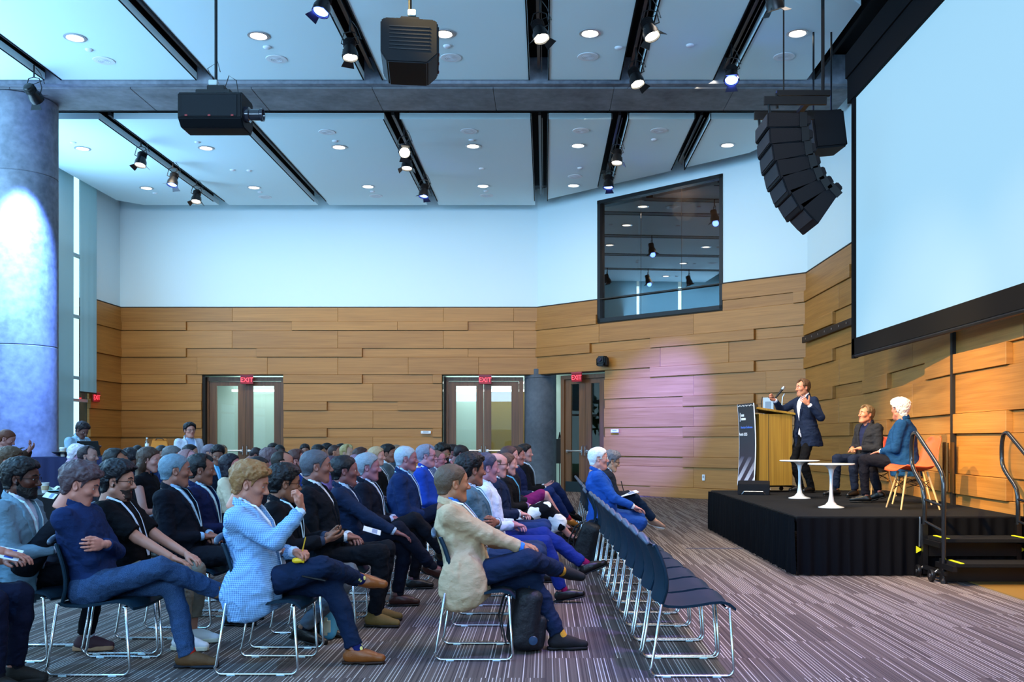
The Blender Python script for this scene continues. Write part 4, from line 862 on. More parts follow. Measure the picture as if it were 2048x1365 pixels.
# ---------------------------------------------------------------- hands (wrist at origin, fingers +x, palm -z, thumb +y)
def hand_prims(curl, spread=.06, thumb=.5, tcurl=.3):
    pr = []; kn = [(.088, .030, .075), (.094, .010, .082), (.090, -.011, .077), (.080, -.030, .062)]
    for i, (kx, ky, L) in enumerate(kn):
        c = curl[i] if hasattr(curl, '__len__') else curl; sa = spread*(1.5-i)*1.0; p = V(kx, ky, 0); a = c*.5; r = .0095-.0008*(i == 3)
        pr.append((V(.02, ky*.5, 0), p, .013, .0108))
        for sgl, fr_ in ((.46, 0), (.30, 1), (.24, 2)):
            d = V(math.cos(a)*math.cos(sa), math.sin(sa)*math.cos(a), -math.sin(a)); e = p+d*L*sgl; pr.append((p, e, r, r*.90)); p = e; r *= .90; a += c*.85
    p = V(.025, .022, -.006); a = thumb
    for L, r1, r2, da in ((.042, .015, .0125, 0), (.032, .0125, .0110, -tcurl), (.026, .0110, .0088, -tcurl)):
        a += da; d = V(math.cos(a)*.93, math.sin(a)*.93, -.30); e = p+nrm(d)*L; pr.append((p, e, r1, r2)); p = e
    pr.append((V(-.03, 0, 0), V(.02, 0, 0), .026, .024)); return pr
HANDS = {'relaxed': dict(curl=.45), 'flat': dict(curl=.16, spread=.09), 'fist': dict(curl=1.35, spread=.0, thumb=.35, tcurl=.7), 'curl': dict(curl=.85, spread=.03), 'open': dict(curl=[.10, .12, .2, .28], spread=.16, thumb=.9, tcurl=.05), 'pinch': dict(curl=[.8, .9, 1.15, 1.25], spread=.02, thumb=.25, tcurl=.1)}
def hand_geo(kind, h, side):
    k = ('hand', kind, h, side)
    if k not in HC:
        pr = hand_prims(**HANDS[kind])
        def f(P):
            d = ell(P, V(.052, .0, .0), V(.050, .042, .0155))
            for a, b, r1, r2 in pr: d = smin(d, rc(P, a, b, r1, r2), .006)
            return d
        v, q = mesh_sdf(f, (-.06, -.08, -.12), (.20, .10, .04), h)
        if side < 0: v = v*V(1, -1, 1); q = q[:, ::-1]      # right hand: thumb towards -y flipped below
        HC[k] = (v, q)
    return HC[k]
# ---------------------------------------------------------------- shoes (ankle above origin, toe +x, sole z=0)
def shoe_meshes(kind, h):
    k = ('shoe', kind, h)
    if k not in HC:
        hi = {'dress': .075, 'sneaker': .085, 'boot': .13, 'pump': .03}[kind]; toe = {'dress': .195, 'sneaker': .185, 'boot': .20, 'pump': .18}[kind]; lift = .05 if kind == 'pump' else 0
        def up(P):
            d = rc(P, V(-.035, 0, .045+lift), V(.06, 0, .042+lift*.5), .036, .038); d = smin(d, rc(P, V(.05, 0, .045+lift*.4), V(toe-.03, .004, .030), .040, .027), .02)
            if kind != 'pump': d = smin(d, rc(P, V(-.008, 0, .05), V(-.004, 0, hi+.012), .040, .038), .03); d = smin(d, rc(P, V(.0, 0, .075), V(.10, 0, .045), .034, .030), .02)
            else: d = smax(d, -(rc(P, V(-.02, 0, .09), V(.06, 0, .075), .033, .030)), .006)
            d = smax(d, .012+lift*np.clip(.6-P[:, 0]*6, 0, 1)-P[:, 2], .006)
            if kind != 'pump': d = smax(d, P[:, 2]-hi-.6*np.maximum(P[:, 0]-.03, 0)*0-.012, .004)
            return d-(.0015*vnoise(P*60) if kind != 'dress' else 0)
        def sole(P):
            w = np.interp(P[:, 0], [-.08, -.07, -.03, .03, .09, toe-.02, toe], [.0, .028, .036, .034, .044, .026, .010]); e = np.maximum(np.abs(P[:, 1]-.002)-w-.0015, P[:, 0]-toe+.006)
            th = {'dress': .014, 'sneaker': .030, 'boot': .018, 'pump': .010}[kind]; z = P[:, 2]-lift*np.clip(.6-P[:, 0]*6, 0, 1); d = smax(e, np.abs(z-th/2)-th/2, .005)
            if kind in ('dress', 'boot'): d = smax(d, -smax(smax(.0-P[:, 0], P[:, 0]-.035, .002), P[:, 2]-.006, .002), .002)
            if lift: d = smin(d, rc(P, V(-.05, 0, .05), V(-.055, 0, .006), .012, .006), .006)
            return d
        A = mesh_sdf(up, (-.10, -.07, -.01), (.23, .07, hi+.05), h); B = mesh_sdf(sole, (-.10, -.07, -.01), (.23, .07, .09), h)
        HC[k] = (np_mesh('shoe', *A, [black]), np_mesh('sole', *B, [black]))
    return HC[k]
# ---------------------------------------------------------------- materials for people
def cloth(col, kind='plain', rough=.85):
    n = 'cloth_%s_%s' % (kind, col)
    if n in MATS: return MATS[n]
    c = srgb(col); g = NT(n); tc = g.n('TexCoord'); P = tc.outputs['Object']; g.b.inputs['Roughness'].default_value = rough; g.b.inputs['Specular IOR Level'].default_value = .12
    nz = g.noise(P, 14, 4); col_ = g.mix(nz, tuple(v*.82 for v in c), tuple(min(1, v*1.15) for v in c))
    sp = g.n('SeparateXYZ'); g.l(P, sp.inputs[0]); fine = g.noise(P, 420, 2)
    if kind in ('check', 'gingham'):
        s_ = 560 if kind == 'check' else 380; w2 = srgb('8FB6DC') if kind == 'check' else srgb('E8EEF8')
        a = g.math('GREATER_THAN', g.math('SINE', g.math('MULTIPLY', g.math('ADD', sp.outputs[0], sp.outputs[1]), s_)), .35); b = g.math('GREATER_THAN', g.math('SINE', g.math('MULTIPLY', sp.outputs[2], s_)), .35)
        col_ = g.mix(g.math('MULTIPLY', g.math('ADD', a, b), .40), w2, col_)
    if kind == 'denim':
        col_ = g.mix(g.ramp(fine, [(.4, (0, 0, 0)), (.7, (1, 1, 1))]), col_, tuple(min(1, v*2.2+.03) for v in c))
    if kind == 'dots':
        vo = g.n('TexVoronoi'); vo.inputs['Scale'].default_value = 26; g.l(P, vo.inputs['Vector']); col_ = g.mix(g.math('LESS_THAN', vo.outputs['Distance'], .34), col_, srgb('E8E890'))
    if kind == 'bold':
        wv = g.noise(P, 7.5, 1); col_ = g.mix(g.math('GREATER_THAN', wv, .5), srgb('101018'), srgb('E8E4EC'))
    g.l(col_, g.b.inputs['Base Color'])
    wr = g.noise(P, 17, 3, (1, 1, 1.6)); hgt = g.math('ADD', g.math('MULTIPLY', wr, 1.0), g.math('MULTIPLY', fine, .06)); g.bump(hgt, .5 if kind != 'leather' else .2, .02); return g.m
def skin(col):
    n = 'skin_'+col
    if n in MATS: return MATS[n]
    c = srgb(col); g = NT(n); tc = g.n('TexCoord'); nz = g.noise(tc.outputs['Object'], 22, 4); g.l(g.mix(nz, tuple(v*.86 for v in c), (min(1, c[0]*1.12), c[1]*1.03, c[2]*1.0)), g.b.inputs['Base Color'])
    g.b.inputs['Roughness'].default_value = .5; g.b.inputs['Specular IOR Level'].default_value = .35; g.bump(g.noise(tc.outputs['Object'], 260, 2), .12, .004); return g.m
def hairm(col):
    n = 'hair_'+col
    if n in MATS: return MATS[n]
    c = srgb(col); g = NT(n); tc = g.n('TexCoord'); s1 = g.noise(tc.outputs['Object'], 1, 3, (60, 260, 150)); g.l(g.mix(s1, tuple(v*.55 for v in c), tuple(min(1, v*1.35) for v in c)), g.b.inputs['Base Color'])
    g.b.inputs['Roughness'].default_value = .5; g.b.inputs['Specular IOR Level'].default_value = .3; g.bump(s1, .6, .006); return g.m
eye_w = mat('eye_white', (.62, .60, .58), .25); iris = mat('eye_iris', (.04, .025, .02), .15); lipc = {}
def lips(col):
    c = srgb(col); return mat('lips_'+col, (c[0]*.82, c[1]*.55, c[2]*.58), .45)
# ---------------------------------------------------------------- figure
def ik(a, t, l1, l2, hint):
    d = t-a; L = np.linalg.norm(d)
    if L > (l1+l2)*.998: t = a+d/L*(l1+l2)*.998; d = t-a; L = np.linalg.norm(d)
    u = d/L; x = (l1*l1-l2*l2+L*L)/(2*L); hgt = math.sqrt(max(0, l1*l1-x*x)); hn = hint-u*(hint@u); return a+u*x+nrm(hn)*hgt, t
def rotm(yaw, pitch=0, roll=0):
    cy, sy = math.cos(yaw), math.sin(yaw); cp, sp_ = math.cos(pitch), math.sin(pitch); cr, sr = math.cos(roll), math.sin(roll)
    Rz = np.array([[cy, -sy, 0], [sy, cy, 0], [0, 0, 1]]); Ry = np.array([[cp, 0, sp_], [0, 1, 0], [-sp_, 0, cp]]); Rx = np.array([[1, 0, 0], [0, cr, -sr], [0, sr, cr]]); return Rz@Ry@Rx
class Torso:
    def __init__(s, O, lean, curve, S, fat, tw=0):
        s.O = O; s.lean = lean; s.S = S; s.fat = fat; s.curve = curve; s.tw = tw
        s.F = V(math.cos(lean), 0, -math.sin(lean)); s.U = V(math.sin(lean), 0, math.cos(lean)); s.Lf = V(0, 1, 0)
    def pt(s, u, v, w):
        w_ = w*s.S; return s.O+s.F*(u+s.cx(w_))+s.Lf*v+s.U*w_
    def cx(s, w): return s.curve*(w/.5)**2*np.sign(w)
    def uvw(s, P):
        q = P-s.O; w = q@s.U; return q@s.F-s.cx(w), q[:, 1], w
    def sdf(s, P, kw, ka, kb, kc, inf=0):
        u, v, w = s.uvw(P); ws = w/s.S; a = np.interp(ws, kw, ka)*s.S+inf; b = np.interp(ws, kw, kb)*s.S+inf; c = np.interp(ws, kw, kc)*s.S
        e = 2.35; k = ((np.abs((u-c)/b))**e+(np.abs(v/a))**e)**(1/e); d = (k-1)*np.minimum(a, b)*.92
        over = np.maximum(ws-kw[-1], kw[0]-ws)*s.S
        return np.where(over > 0, np.sqrt(np.maximum(d, 0)**2+over**2), np.maximum(d, over))
SEAT_Z = .425
def figure(name, label, loc, yaw=0, pose='sit', S=1., fat=0., lean=-.10, curve=.02, skin_c='C79B80', hair='short', hair_c='2A211C', brow=True, top='suit', top_c='12151F', top_k='plain', shirt_c='C9D6E8', shirt_k='plain', pants_c='141824', pants_k='plain',
           shoe='dress', shoe_c='14100E', sole_c='0C0A0A', sock_c='14161F', sock_k='plain', legs='flat', arms='lap', head=(0, 0, 0), fem=0, heavy=0, res=.010, glasses=None, lanyard=None, badge=False, beard=None, beard_t=.006, tie=None, hands=('relaxed', 'relaxed'), z0=0., legT=None, armT=None, group=None, hshift=(0, 0, 0), skirt=0, drape=False, khint=None, cuffs=True, hem=.17):
    """one person; local +x is the way the person faces, origin on the floor under the hips"""
    lod = 0 if res < .0115 else (1 if res < .017 else 2); hh = (.0045, .0065, .0095)[lod]; hr = (.0045, .007, .010)[lod]
    root = thing(name, label, 'person', (loc[0], loc[1], z0), yaw, group); T1, T2, A1, A2 = .455*S, .44*S, .295*S, .255*S
    if pose == 'stand': hipz = .90*S; T1, T2 = .432*S, .418*S
    elif pose == 'perch': hipz = .72*S
    else: hipz = SEAT_Z+.072+.01*fat
    O = V(0, 0, hipz); T = Torso(O, lean, curve, S, fat); wd = 1-.10*fem
    nb = T.pt(-.012, 0, .520)                      # neck base
    hd = rotm(head[0], head[1], head[2]); neck_dir = nrm(T.U*1.0+V(.38+.25*max(0, head[1]), 0, 0)); hc = nb+neck_dir*.106*S+V(*hshift)+hd@V(.010, 0, .018)
    sh = [T.pt(-.005, s*.178*S*wd, .445) for s in (1, -1)]
    # leg targets: ankle position and toe direction (left, right)
    L_ = {'flat': [((.40, .11, .09), (1, .15, 0)), ((.42, -.11, .09), (1, -.15, 0))], 'tuck': [((.20, .10, .11), (1, .1, -.25)), ((.14, -.10, .11), (1, -.1, -.25))], 'stretch': [((.66, .08, .10), (1, .1, .5)), ((.72, -.07, .10), (1, -.1, .5))],
          'crossR': [((.38, .07, .09), (1, .1, 0)), ((.66, .10, .33), (1, -.1, -.35))], 'crossL': [((.42, -.06, .09), (1, 0, 0)), ((.68, -.10, .34), (1, .1, -.3))][::1], 'fig4': [((.40, .10, .09), (1, .1, 0)), ((.44, .08, .56), (.5, .85, -.1))],
          'fig4L': [((.44, -.06, .56), (.5, -.85, -.1)), ((.40, -.12, .09), (1, -.1, 0))], 'stand': [((.0, .10, .09), (1, .2, 0)), ((.03, -.10, .09), (1, -.25, 0))], 'perch': [((.25, .10, .09), (1, .1, 0)), ((.3, -.1, .09), (1, -.1, 0))]}
    if legs == 'crossL': LT = [((.68, -.10, .34), (1, -.05, -.3)), ((.42, -.06, .09), (1, 0, 0))]
    else: LT = L_[legs] if legT is None else legT
    if legT is not None: LT = legT
    hips = [O+V(0, .092*S, -.01), O+V(0, -.092*S, -.01)]; kn = []; an = []; td = []
    for (a, d), hp, s in zip(LT, hips, (1, -1)):
        hint = V(.55, s*.10, 1.) if pose == 'sit' else V(1, s*.05, 0)
        if legs in ('fig4', 'fig4L') and ((legs == 'fig4') == (s < 0)): hint = V(.5, s*1.2, .35)
        if khint is not None and khint[(1-s)//2] is not None: hint = V(*khint[(1-s)//2])
        k, t = ik(hp, V(*a), T1, T2, hint); kn.append(k); an.append(t); td.append(nrm(V(*d)))
    A_ = {'lap': [(.27, .07, .67), (.29, -.06, .67)], 'clasp': [(.24, .075, .70), (.24, -.075, .70)], 'fold': [(.20, -.09, .80), (.15, .12, .76)], 'thigh': [(.34, .13, .65), (.36, -.14, .65)], 'knee': [(.28, .10, .68), (.46, -.10, .66)], 'chin': [(.20, .02, .72), (.225, -.035, 1.00)], 'chinL': [(.235, .03, 1.0), (.26, -.06, .70)],
          'phone': [(.30, .06, .76), (.31, -.08, .74)], 'note': [(.32, .08, .70), (.34, -.03, .73)], 'side': [(.04, .24, .52), (.04, -.24, .52)], 'table': [(.36, .12, .80), (.36, -.12, .80)]}
    if armT is None:
        AT = [V(*p) for p in A_[arms]]; dz = hipz-.54
        AT = [p+V(0, 0, dz) for p in AT]
        if pose == 'sit': AT = [p+V(math.sin(lean)*.30, 0, 0)*(1 if arms != 'thigh' else 0) for p in AT]
    else: AT = [V(*p) for p in armT]
    el = []; wr = []
    for i, s in ((0, 1), (1, -1)):
        hint = V(-.25, s*.55, -1.) if arms not in ('fold',) else V(.2, s*1., -.9)
        if arms == 'side': hint = V(-1, s*.3, 0)
        k, t = ik(sh[i], AT[i], A1, A2, hint); el.append(k); wr.append(t)
    sb = [T.pt(0, s*.10, .40) for s in (1, -1)]
    f_ = fat
    kw = [-.10, -.02, .08, .18, .30, .38, .44, .475, .505, .53]
    ka = [.165+.02*f_, .180+.03*f_, .158+.05*f_-.015*fem, .152+.05*f_-.02*fem, .170+.03*f_-.01*fem, .178*wd+.02*f_, .168*wd, .130*wd, .085, .062]
    kb = [.10+.02*f_, .125+.03*f_, .112+.06*f_-.01*fem, .110+.06*f_-.01*fem, .120+.03*f_, .118+.02*f_, .098, .080, .066, .058]
    kc = [0, 0, .012+.03*f_, .015+.035*f_, .008+.015*f_, .002, -.004, -.008, -.010, -.010]
    bare = top in ('tee', 'sleeveless')
    def body(P):
        d = T.sdf(P, kw, [a-.016 for a in ka], [b-.016 for b in kb], kc); d = smin(d, rc(P, nb-T.U*.03, hc+hd@V(-.035, 0, -.05), .056-.010*fem, .050-.008*fem), .02)
        for i in (0, 1):
            d = smin(d, rc(P, sh[i], el[i], .048*wd, .037), .03); d = smin(d, rc(P, el[i], wr[i], .038-.004*fem, .0265-.002*fem), .012)
            d = smin(d, rc(P, hips[i], kn[i], .072, .050), .03); d = smin(d, rc(P, kn[i], an[i], .050, .033), .015)
            d = smin(d, rc(P, an[i], an[i]+td[i]*.10+nrm(an[i]-kn[i])*.055, .031, .015), .015)
        return d
    allp = np.array(kn+an+el+wr+sh+[O, hc, nb]+[a+t*.16 for a, t in zip(an, td)]); lo, hi = allp.min(0)-.24, allp.max(0)+.24
    parts = []; v, q = mesh_sdf(body, lo, hi, max(res, .011) if bare or skirt or lod == 0 else max(res*1.3, .018)); parts.append((v, q, np.zeros(len(q), int)))
    Hs = (1.0-.03*fem)*(.97+.03*S); hv, hq, hm = head_geo((fem, heavy), hh); parts.append(((hv*Hs)@hd.T+hc, hq, hm))
    dirs = []
    for i, s in ((0, 1), (1, -1)):
        fw = nrm(wr[i]-el[i]); hk = hands[i]; x = fw
        if arms in ('lap', 'thigh', 'knee', 'clasp') and armT is None: x = nrm(fw*.55+V(.75, -s*.75*(arms == 'clasp')-s*.25, -.25))
        palm = V(0, 0, -1.) if arms != 'fold' else V(-1, 0, 0)
        if arms == 'fold': x = nrm((V(-.35, -1, .05), V(-.9, .5, .1))[i])
        if arms in ('chin', 'chinL') and ((arms == 'chin') == (s < 0)): x = nrm(V(.0, -.25*-s, 1)); palm = V(-1, 0, 0)
        if arms in ('phone', 'note'): palm = V(-.1, -s*.6, -.6) if arms == 'note' else V(0, -s*.5, .8)
        if arms == 'side': x = V(.1, 0, -1); palm = V(0, -s, 0)
        if arms == 'speak': palm = (V(.2, -s*.5, .6), V(.3, -.8*s, .4))[i]; x = nrm((V(.65, -.15, .60), V(.85, .1, .35))[i])
        z = -nrm(palm-x*(palm@x)); y = np.cross(z, x); R = np.stack([x, y, z], 1)
        # anatomical side: with palm down and fingers forward the left thumb points to -y
        gv, gq = hand_geo(hk, (.005, .007, .010)[lod], 1 if (s < 0) else -1); hs = (.95-.08*fem)*S; parts.append(((gv*hs)@R.T+wr[i]+x*.012, gq, np.zeros(len(gq), int))); dirs.append((x, R))
    o = 0; vv = []; qq = []; mm = []
    for a, b, c in parts: vv.append(a); qq.append(b+o); mm.append(c); o += len(a)
    sk = skin(skin_c); me = np_mesh('body', np.concatenate(vv), np.concatenate(qq), [sk, eye_w, iris, lips(skin_c)], np.concatenate(mm)); bo = inst('body', me, root)
    def cl(nm, f, material, h=res, lo_=lo, hi_=hi, parent=root):
        v, q = mesh_sdf(f, lo_, hi_, h)
        if len(q) == 0: return None
        return inst(nm, np_mesh(nm, v, q, [material]), parent)
    seed = V(loc[0]*7.3, loc[1]*5.1, 2.)
    def folds(P, amp):
        q = (P+seed)
        if lod < 2:
            wp = vnoise(q*7)[:, None]*V(2.2, 2.2, 3.5); r_ = np.clip(1-np.abs(vnoise(q*V(8, 8, 15)+wp))*7, 0, 1); r2_ = np.clip(1-np.abs(vnoise(q*V(15, 15, 24)+wp*1.6+5))*6, 0, 1)
            return amp*(vnoise(q*V(11, 11, 15))*.8+.55*(r_-.3)+.35*(r2_-.3)+.3*vnoise(q*55))
        return amp*(vnoise(q*V(11, 11, 15))*1.0+.7*vnoise(q*V(26, 26, 34)+vnoise(q*9)[:, None]*2.5)+.35*vnoise(q*60)) if lod < 2 else amp*vnoise(q*V(13, 13, 17))
    coat = top in ('suit', 'jacket', 'blazer')
    # trousers
    tm = cloth(pants_c, pants_k)
    def trousers(P):
        d = T.sdf(P, [-.10, -.02, .06, .11], [.165+.02*f_, .178+.03*f_, .160+.04*f_, .150+.04*f_], [.105+.02*f_, .125+.03*f_, .112+.05*f_, .105+.05*f_], [0, 0, .01, .012], -.004)
        d = smax(d, T.uvw(P)[2]-.12, .01)
        for i in (0, 1):
            if pose == 'sit': d = smin(d, ell(P, hips[i]+V(-.02, 0, -.012), V(.10, .088, .078)), .04)
            d = smin(d, rc(P, hips[i], kn[i], .092+.02*f_-.008*fem, .066), .04)
            ax = nrm(an[i]-kn[i]); cal = kn[i]+ax*(.14)+np.cross(ax, V(0, 1, 0))*.01; s_ = smin(rc(P, kn[i], cal, .064, .062), rc(P, cal, an[i]+ax*.02, .061, .050), .02)
            s_ = smax(s_, (P-(an[i]-ax*(hem-.15)))@ax, .004); d = smin(d, s_, .022)
        return d-folds(P, .011)
    if not skirt: cl('trousers', trousers, tm)
    else:
        def skf(P):
            d = T.sdf(P, [-.10, -.02, .06, .11], [.175, .185, .165, .150], [.12, .13, .115, .105], [0, 0, .01, .012]); k0 = (kn[0]+kn[1])/2
            for i in (0, 1): d = smin(d, rc(P, hips[i], kn[i]-V(.05, 0, 0)*(skirt == 1), .105, .078), .05)
            d = smin(d, rc(P, (hips[0]+hips[1])/2, k0-V(.05, 0, 0), .10, .075), .05)
            if skirt > 1:
                for i in (0, 1): d = smin(d, rc(P, kn[i], (kn[i]*.45+an[i]*.55), .082, .095), .05)
            return d-folds(P, .012)
        cl('skirt', skf, tm)
    # socks and shoes
    sm = cloth(sock_c, sock_k) if sock_c else None
    for i in (0, 1):
        ax = nrm(an[i]-kn[i])
        if sm: cl('sock', lambda P: smax(rc(P, an[i]-ax*.13, an[i]+td[i]*.02, .043, .037), -(P-(an[i]-ax*.12))@ax, .004), sm, .006 if lod == 0 else .01, an[i]-.17, an[i]+.13)
        a, b = shoe_meshes(shoe, (.005, .0065, .010)[lod]); x = td[i]; z = nrm(-ax-x*(-ax@x)*.98); z = nrm(V(0, 0, 1)-x*x[2]) if abs(x[2]) < .02 else z; z = nrm(z-x*(z@x)); y = np.cross(z, x); R = Matrix(np.stack([x, y, z], 1).tolist()); p = an[i]-z*.085
        e = R.to_euler(); so = inst('shoe', a, root, tuple(p), e); so.material_slots[0].link = 'OBJECT'; so.material_slots[0].material = mat('shoe_'+shoe_c+shoe, shoe_c, .35 if shoe in ('dress', 'pump') else .75, bump=(120, .15))
        s2 = inst('sole', b, so); s2.material_slots[0].link = 'OBJECT'; s2.material_slots[0].material = mat('sole_'+sole_c, sole_c, .7)
    # upper clothing
    t_in = .012 if coat else .004; sm_ = cloth(shirt_c if coat else top_c, shirt_k if coat else top_k)
    ndir = nrm(hc-nb); hem_w = -.085 if not coat else .0
    def upper(P, inf, sleeve, rs, lowk, fold, neck_r):
        kk = [lowk]+kw[1:]; d = T.sdf(P, kk, ka, kb, kc, inf)
        for i in (0, 1):
            d = smin(d, rc(P, sh[i]+T.Lf*(-.02*(1, -1)[i]), sh[i], .060+inf*.7, .062*wd+inf*.8), .035)
            if sleeve == 'long':
                fd = nrm(wr[i]-el[i]); s_ = smin(rc(P, sh[i], el[i], .060*wd+rs, .050+rs), rc(P, el[i], wr[i], .050+rs, .036+rs), .015); s_ = smax(s_, (P-(wr[i]-fd*.012))@fd, .003); d = smin(d, s_, .022)
            elif sleeve == 'short':
                fd = nrm(el[i]-sh[i]); s_ = rc(P, sh[i], el[i], .062*wd+rs, .058+rs); s_ = smax(s_, (P-(el[i]-fd*.04))@fd, .003); d = smin(d, s_, .025)
            elif sleeve == 'rolled':
                fd = nrm(wr[i]-el[i]); s_ = smin(rc(P, sh[i], el[i], .058*wd+rs, .050+rs), rc(P, el[i], wr[i], .050+rs, .040+rs), .015); s_ = smax(s_, (P-(el[i]+fd*.09))@fd, .003); d = smin(d, s_, .022)
        d = smax(d, -rc(P, nb-ndir*.02, nb+ndir*.2, neck_r, neck_r), .006); return d-folds(P, fold)
    if coat:
        def shirt(P):   # only what the open jacket shows: chest, collar, cuffs
            d = T.sdf(P, kw, ka, kb, kc, .0); d = smax(d, -rc(P, nb-ndir*.02, nb+ndir*.2, .050, .050), .005)
            c = smax(np.abs((P-(nb+ndir*.022+V(-.006, 0, 0)))@ndir+(P-nb)@T.F*.12)-.024, np.abs(np.sqrt(np.maximum(0, ((P-nb)**2).sum(1)-((P-nb)@ndir)**2))-.060)-.005, .003); d = smin(d, c, .008)
            if cuffs:
                for i in (0, 1): fd = nrm(wr[i]-el[i]); k_ = smax(rc(P, el[i], wr[i]+fd*.02, .045, .033), (P-(wr[i]+fd*.008))@fd, .002); k_ = smax(k_, -(P-(wr[i]-fd*.05))@fd, .002); d = np.minimum(d, k_)
            return d-folds(P, .004)
        cl('shirt', shirt, sm_)
        vb = .13 if top == 'suit' else .10
        def vopen(P):
            u, v, w = T.uvw(P); w = w/S; half = np.interp(w, [vb-.14, vb-.02, vb+.06, .40, .52], [.055, .0, .012, .060, .075]); return smax(np.abs(v)-half, -u+.01, .004)
        def jacket(P):
            kk = [-.17, -.10, -.02, .08, .18, .30, .38, .44, .475, .505, .525]; kA = [ka[0]+.040, ka[0]+.038, ka[1]+.022, ka[2]+.012]+ka[3:]; kB = [kb[0]+.055, kb[0]+.050, kb[1]+.022, kb[2]+.008]+kb[3:]; kC = [-.02, -.01]+kc[1:]
            if pose == 'stand': kk[0] = -.22; kB[0] += .02
            d = T.sdf(P, kk, kA, kB, kC, .016)
            if pose == 'sit': d = smax(d, -(P[:, 0]*.0+rc(P, hips[0]+V(.16, 0, -.02), kn[0], .06, .06)), .01)
            for i in (0, 1):
                fd = nrm(wr[i]-el[i]); d = smin(d, rc(P, sh[i]+T.Lf*(-.03*(1, -1)[i]), sh[i], .066, .070*wd), .035)
                s_ = smin(rc(P, sh[i], el[i], .068*wd+.006*f_, .056), rc(P, el[i], wr[i], .056, .041), .015); s_ = smax(s_, (P-(wr[i]-fd*.022))@fd, .003); d = smin(d, s_, .020)
            if drape:
                for s in (1, -1): d = smin(d, ell(P, O+V(-.01, s*.195, -.03), V(.15, .058, .17)), .07)
            d = smax(d, -rc(P, nb-ndir*.03+T.F*.006, nb+ndir*.2, .067, .067), .006); d = smax(d, -vopen(P), .005); return d-folds(P, .010)
        jm = cloth(top_c, top_k); jk = cl('jacket', jacket, jm)
        if lod < 2:
            def lapel(P):
                u, v, w = T.uvw(P); w = w/S; half = np.interp(w, [vb-.02, vb+.06, .40, .52], [.0, .012, .060, .075]); lw = np.interp(w, [vb, vb+.06, .36, .40, .44, .53], [.004, .022, .050, .056, .034, .034]); band = np.abs(np.abs(v)-half-lw/2)-lw/2
                d = T.sdf(P, [-.17]+kw[1:], ka, kb, kc, .0235); sh2 = np.minimum(rc(P, sh[0], el[0], .0, .0), rc(P, sh[1], el[1], .0, .0)); d = smax(d, band, .003); d = smax(d, -u+.0, .003); d = smax(d, vb-w, .003); d = smax(d, .075*wd-sh2, .003)
                c = smax(np.abs((P-(nb+ndir*.004))@ndir+(P-nb)@T.F*.12)-.026, np.abs(np.sqrt(np.maximum(0, ((P-nb)**2).sum(1)-((P-nb)@ndir)**2))-.073)-.006, .003); c = smax(c, (P-nb)@T.F-.03, .004); return np.minimum(d, c)
            cl('lapel', lapel, jm, max(res*.8, .007))
        surf = lambda P: np.minimum(shirt(P), jacket(P))
    else:
        sl = {'tee': 'short', 'shirt': 'long', 'polo': 'short', 'sleeveless': 'none', 'rolled': 'rolled', 'sweater': 'long'}[top]; rs = {'tee': .008, 'sweater': .008}.get(top, .002)
        lowk = -.09; up = lambda P: upper(P, .010, sl, rs, lowk, .009, .054 if top != 'sleeveless' else .075); nm = {'tee': 't_shirt', 'shirt': 'shirt', 'rolled': 'shirt', 'polo': 'polo_shirt', 'sleeveless': 'top', 'sweater': 'sweater'}[top]; cl(nm, up, sm_)
        if top in ('shirt', 'rolled', 'polo') and lod < 2:
            def collar(P):
                r = np.sqrt(np.maximum(0, ((P-nb)**2).sum(1)-((P-nb)@ndir)**2)); hz = (P-(nb+ndir*.018))@ndir+(P-nb)@T.F*.18; return smax(np.abs(hz)-.024, np.abs(r-.063-.0*hz)-.0055, .003)
            cl('collar', collar, sm_, .007)
        surf = up
    # hair, beard, glasses
    Rm = Matrix(hd.tolist()); eu = Rm.to_euler()
    if hair:
        ho = inst('hair', hair_mesh(hair, hr), root, tuple(hc), eu); ho.scale = (Hs*1.02,)*3; ho.material_slots[0].link = 'OBJECT'; ho.material_slots[0].material = hairm(hair_c)
        if hair == 'bun': mb = MB(); mb.lathe([(0, -.04), (.03, -.03), (.042, 0), (.03, .03), (0, .04)], 14, (-.125, 0, .03)); b2 = mb.build('hair_bun', hairm(hair_c), root, 'full'); b2.location = tuple(hc); b2.rotation_euler = eu
    if beard:
        b = inst('beard', beard_mesh(beard_t, max(.004, hh)), root, tuple(hc), eu); b.scale = (Hs,)*3; b.material_slots[0].link = 'OBJECT'; b.material_slots[0].material = hairm(beard)
    if glasses:
        mb = MB(); r = .0016+.0006*lod
        for s in (1, -1):
            mb.tube([(.098-.10*abs(.031-abs(y_))*.4, s*y_, z_) for y_, z_ in [(.031+.022*math.cos(a), .012+.017*math.sin(a)) for a in np.linspace(0, 2*PI, 15)[:-1]]], r, 5, closed=True)
            mb.tube([(.094, s*.052, .018), (.04, s*.073, .016), (-.012, s*.081, .012), (-.03, s*.08, -.008)], r, 5)
        mb.tube([(.098, .010, .014), (.104, 0, .017), (.098, -.010, .014)], r, 5); gl = mb.build('glasses', mat('glasses_'+glasses, glasses, .3), root, 'full'); gl.location = tuple(hc); gl.rotation_euler = eu; gl.scale = (Hs,)*3
    # lanyard and badge lying on the clothes
    if lanyard or tie:
        def onto(v, w, off=.004):
            u = .22; p = T.pt(u, v, w)
            for _ in range(40):
                dd = T.sdf(p[None], kw, ka, kb, kc, .0245 if coat else .0125)[0]
                if dd < off: break
                p = p-T.F*max(.002, dd*.7)
            return p
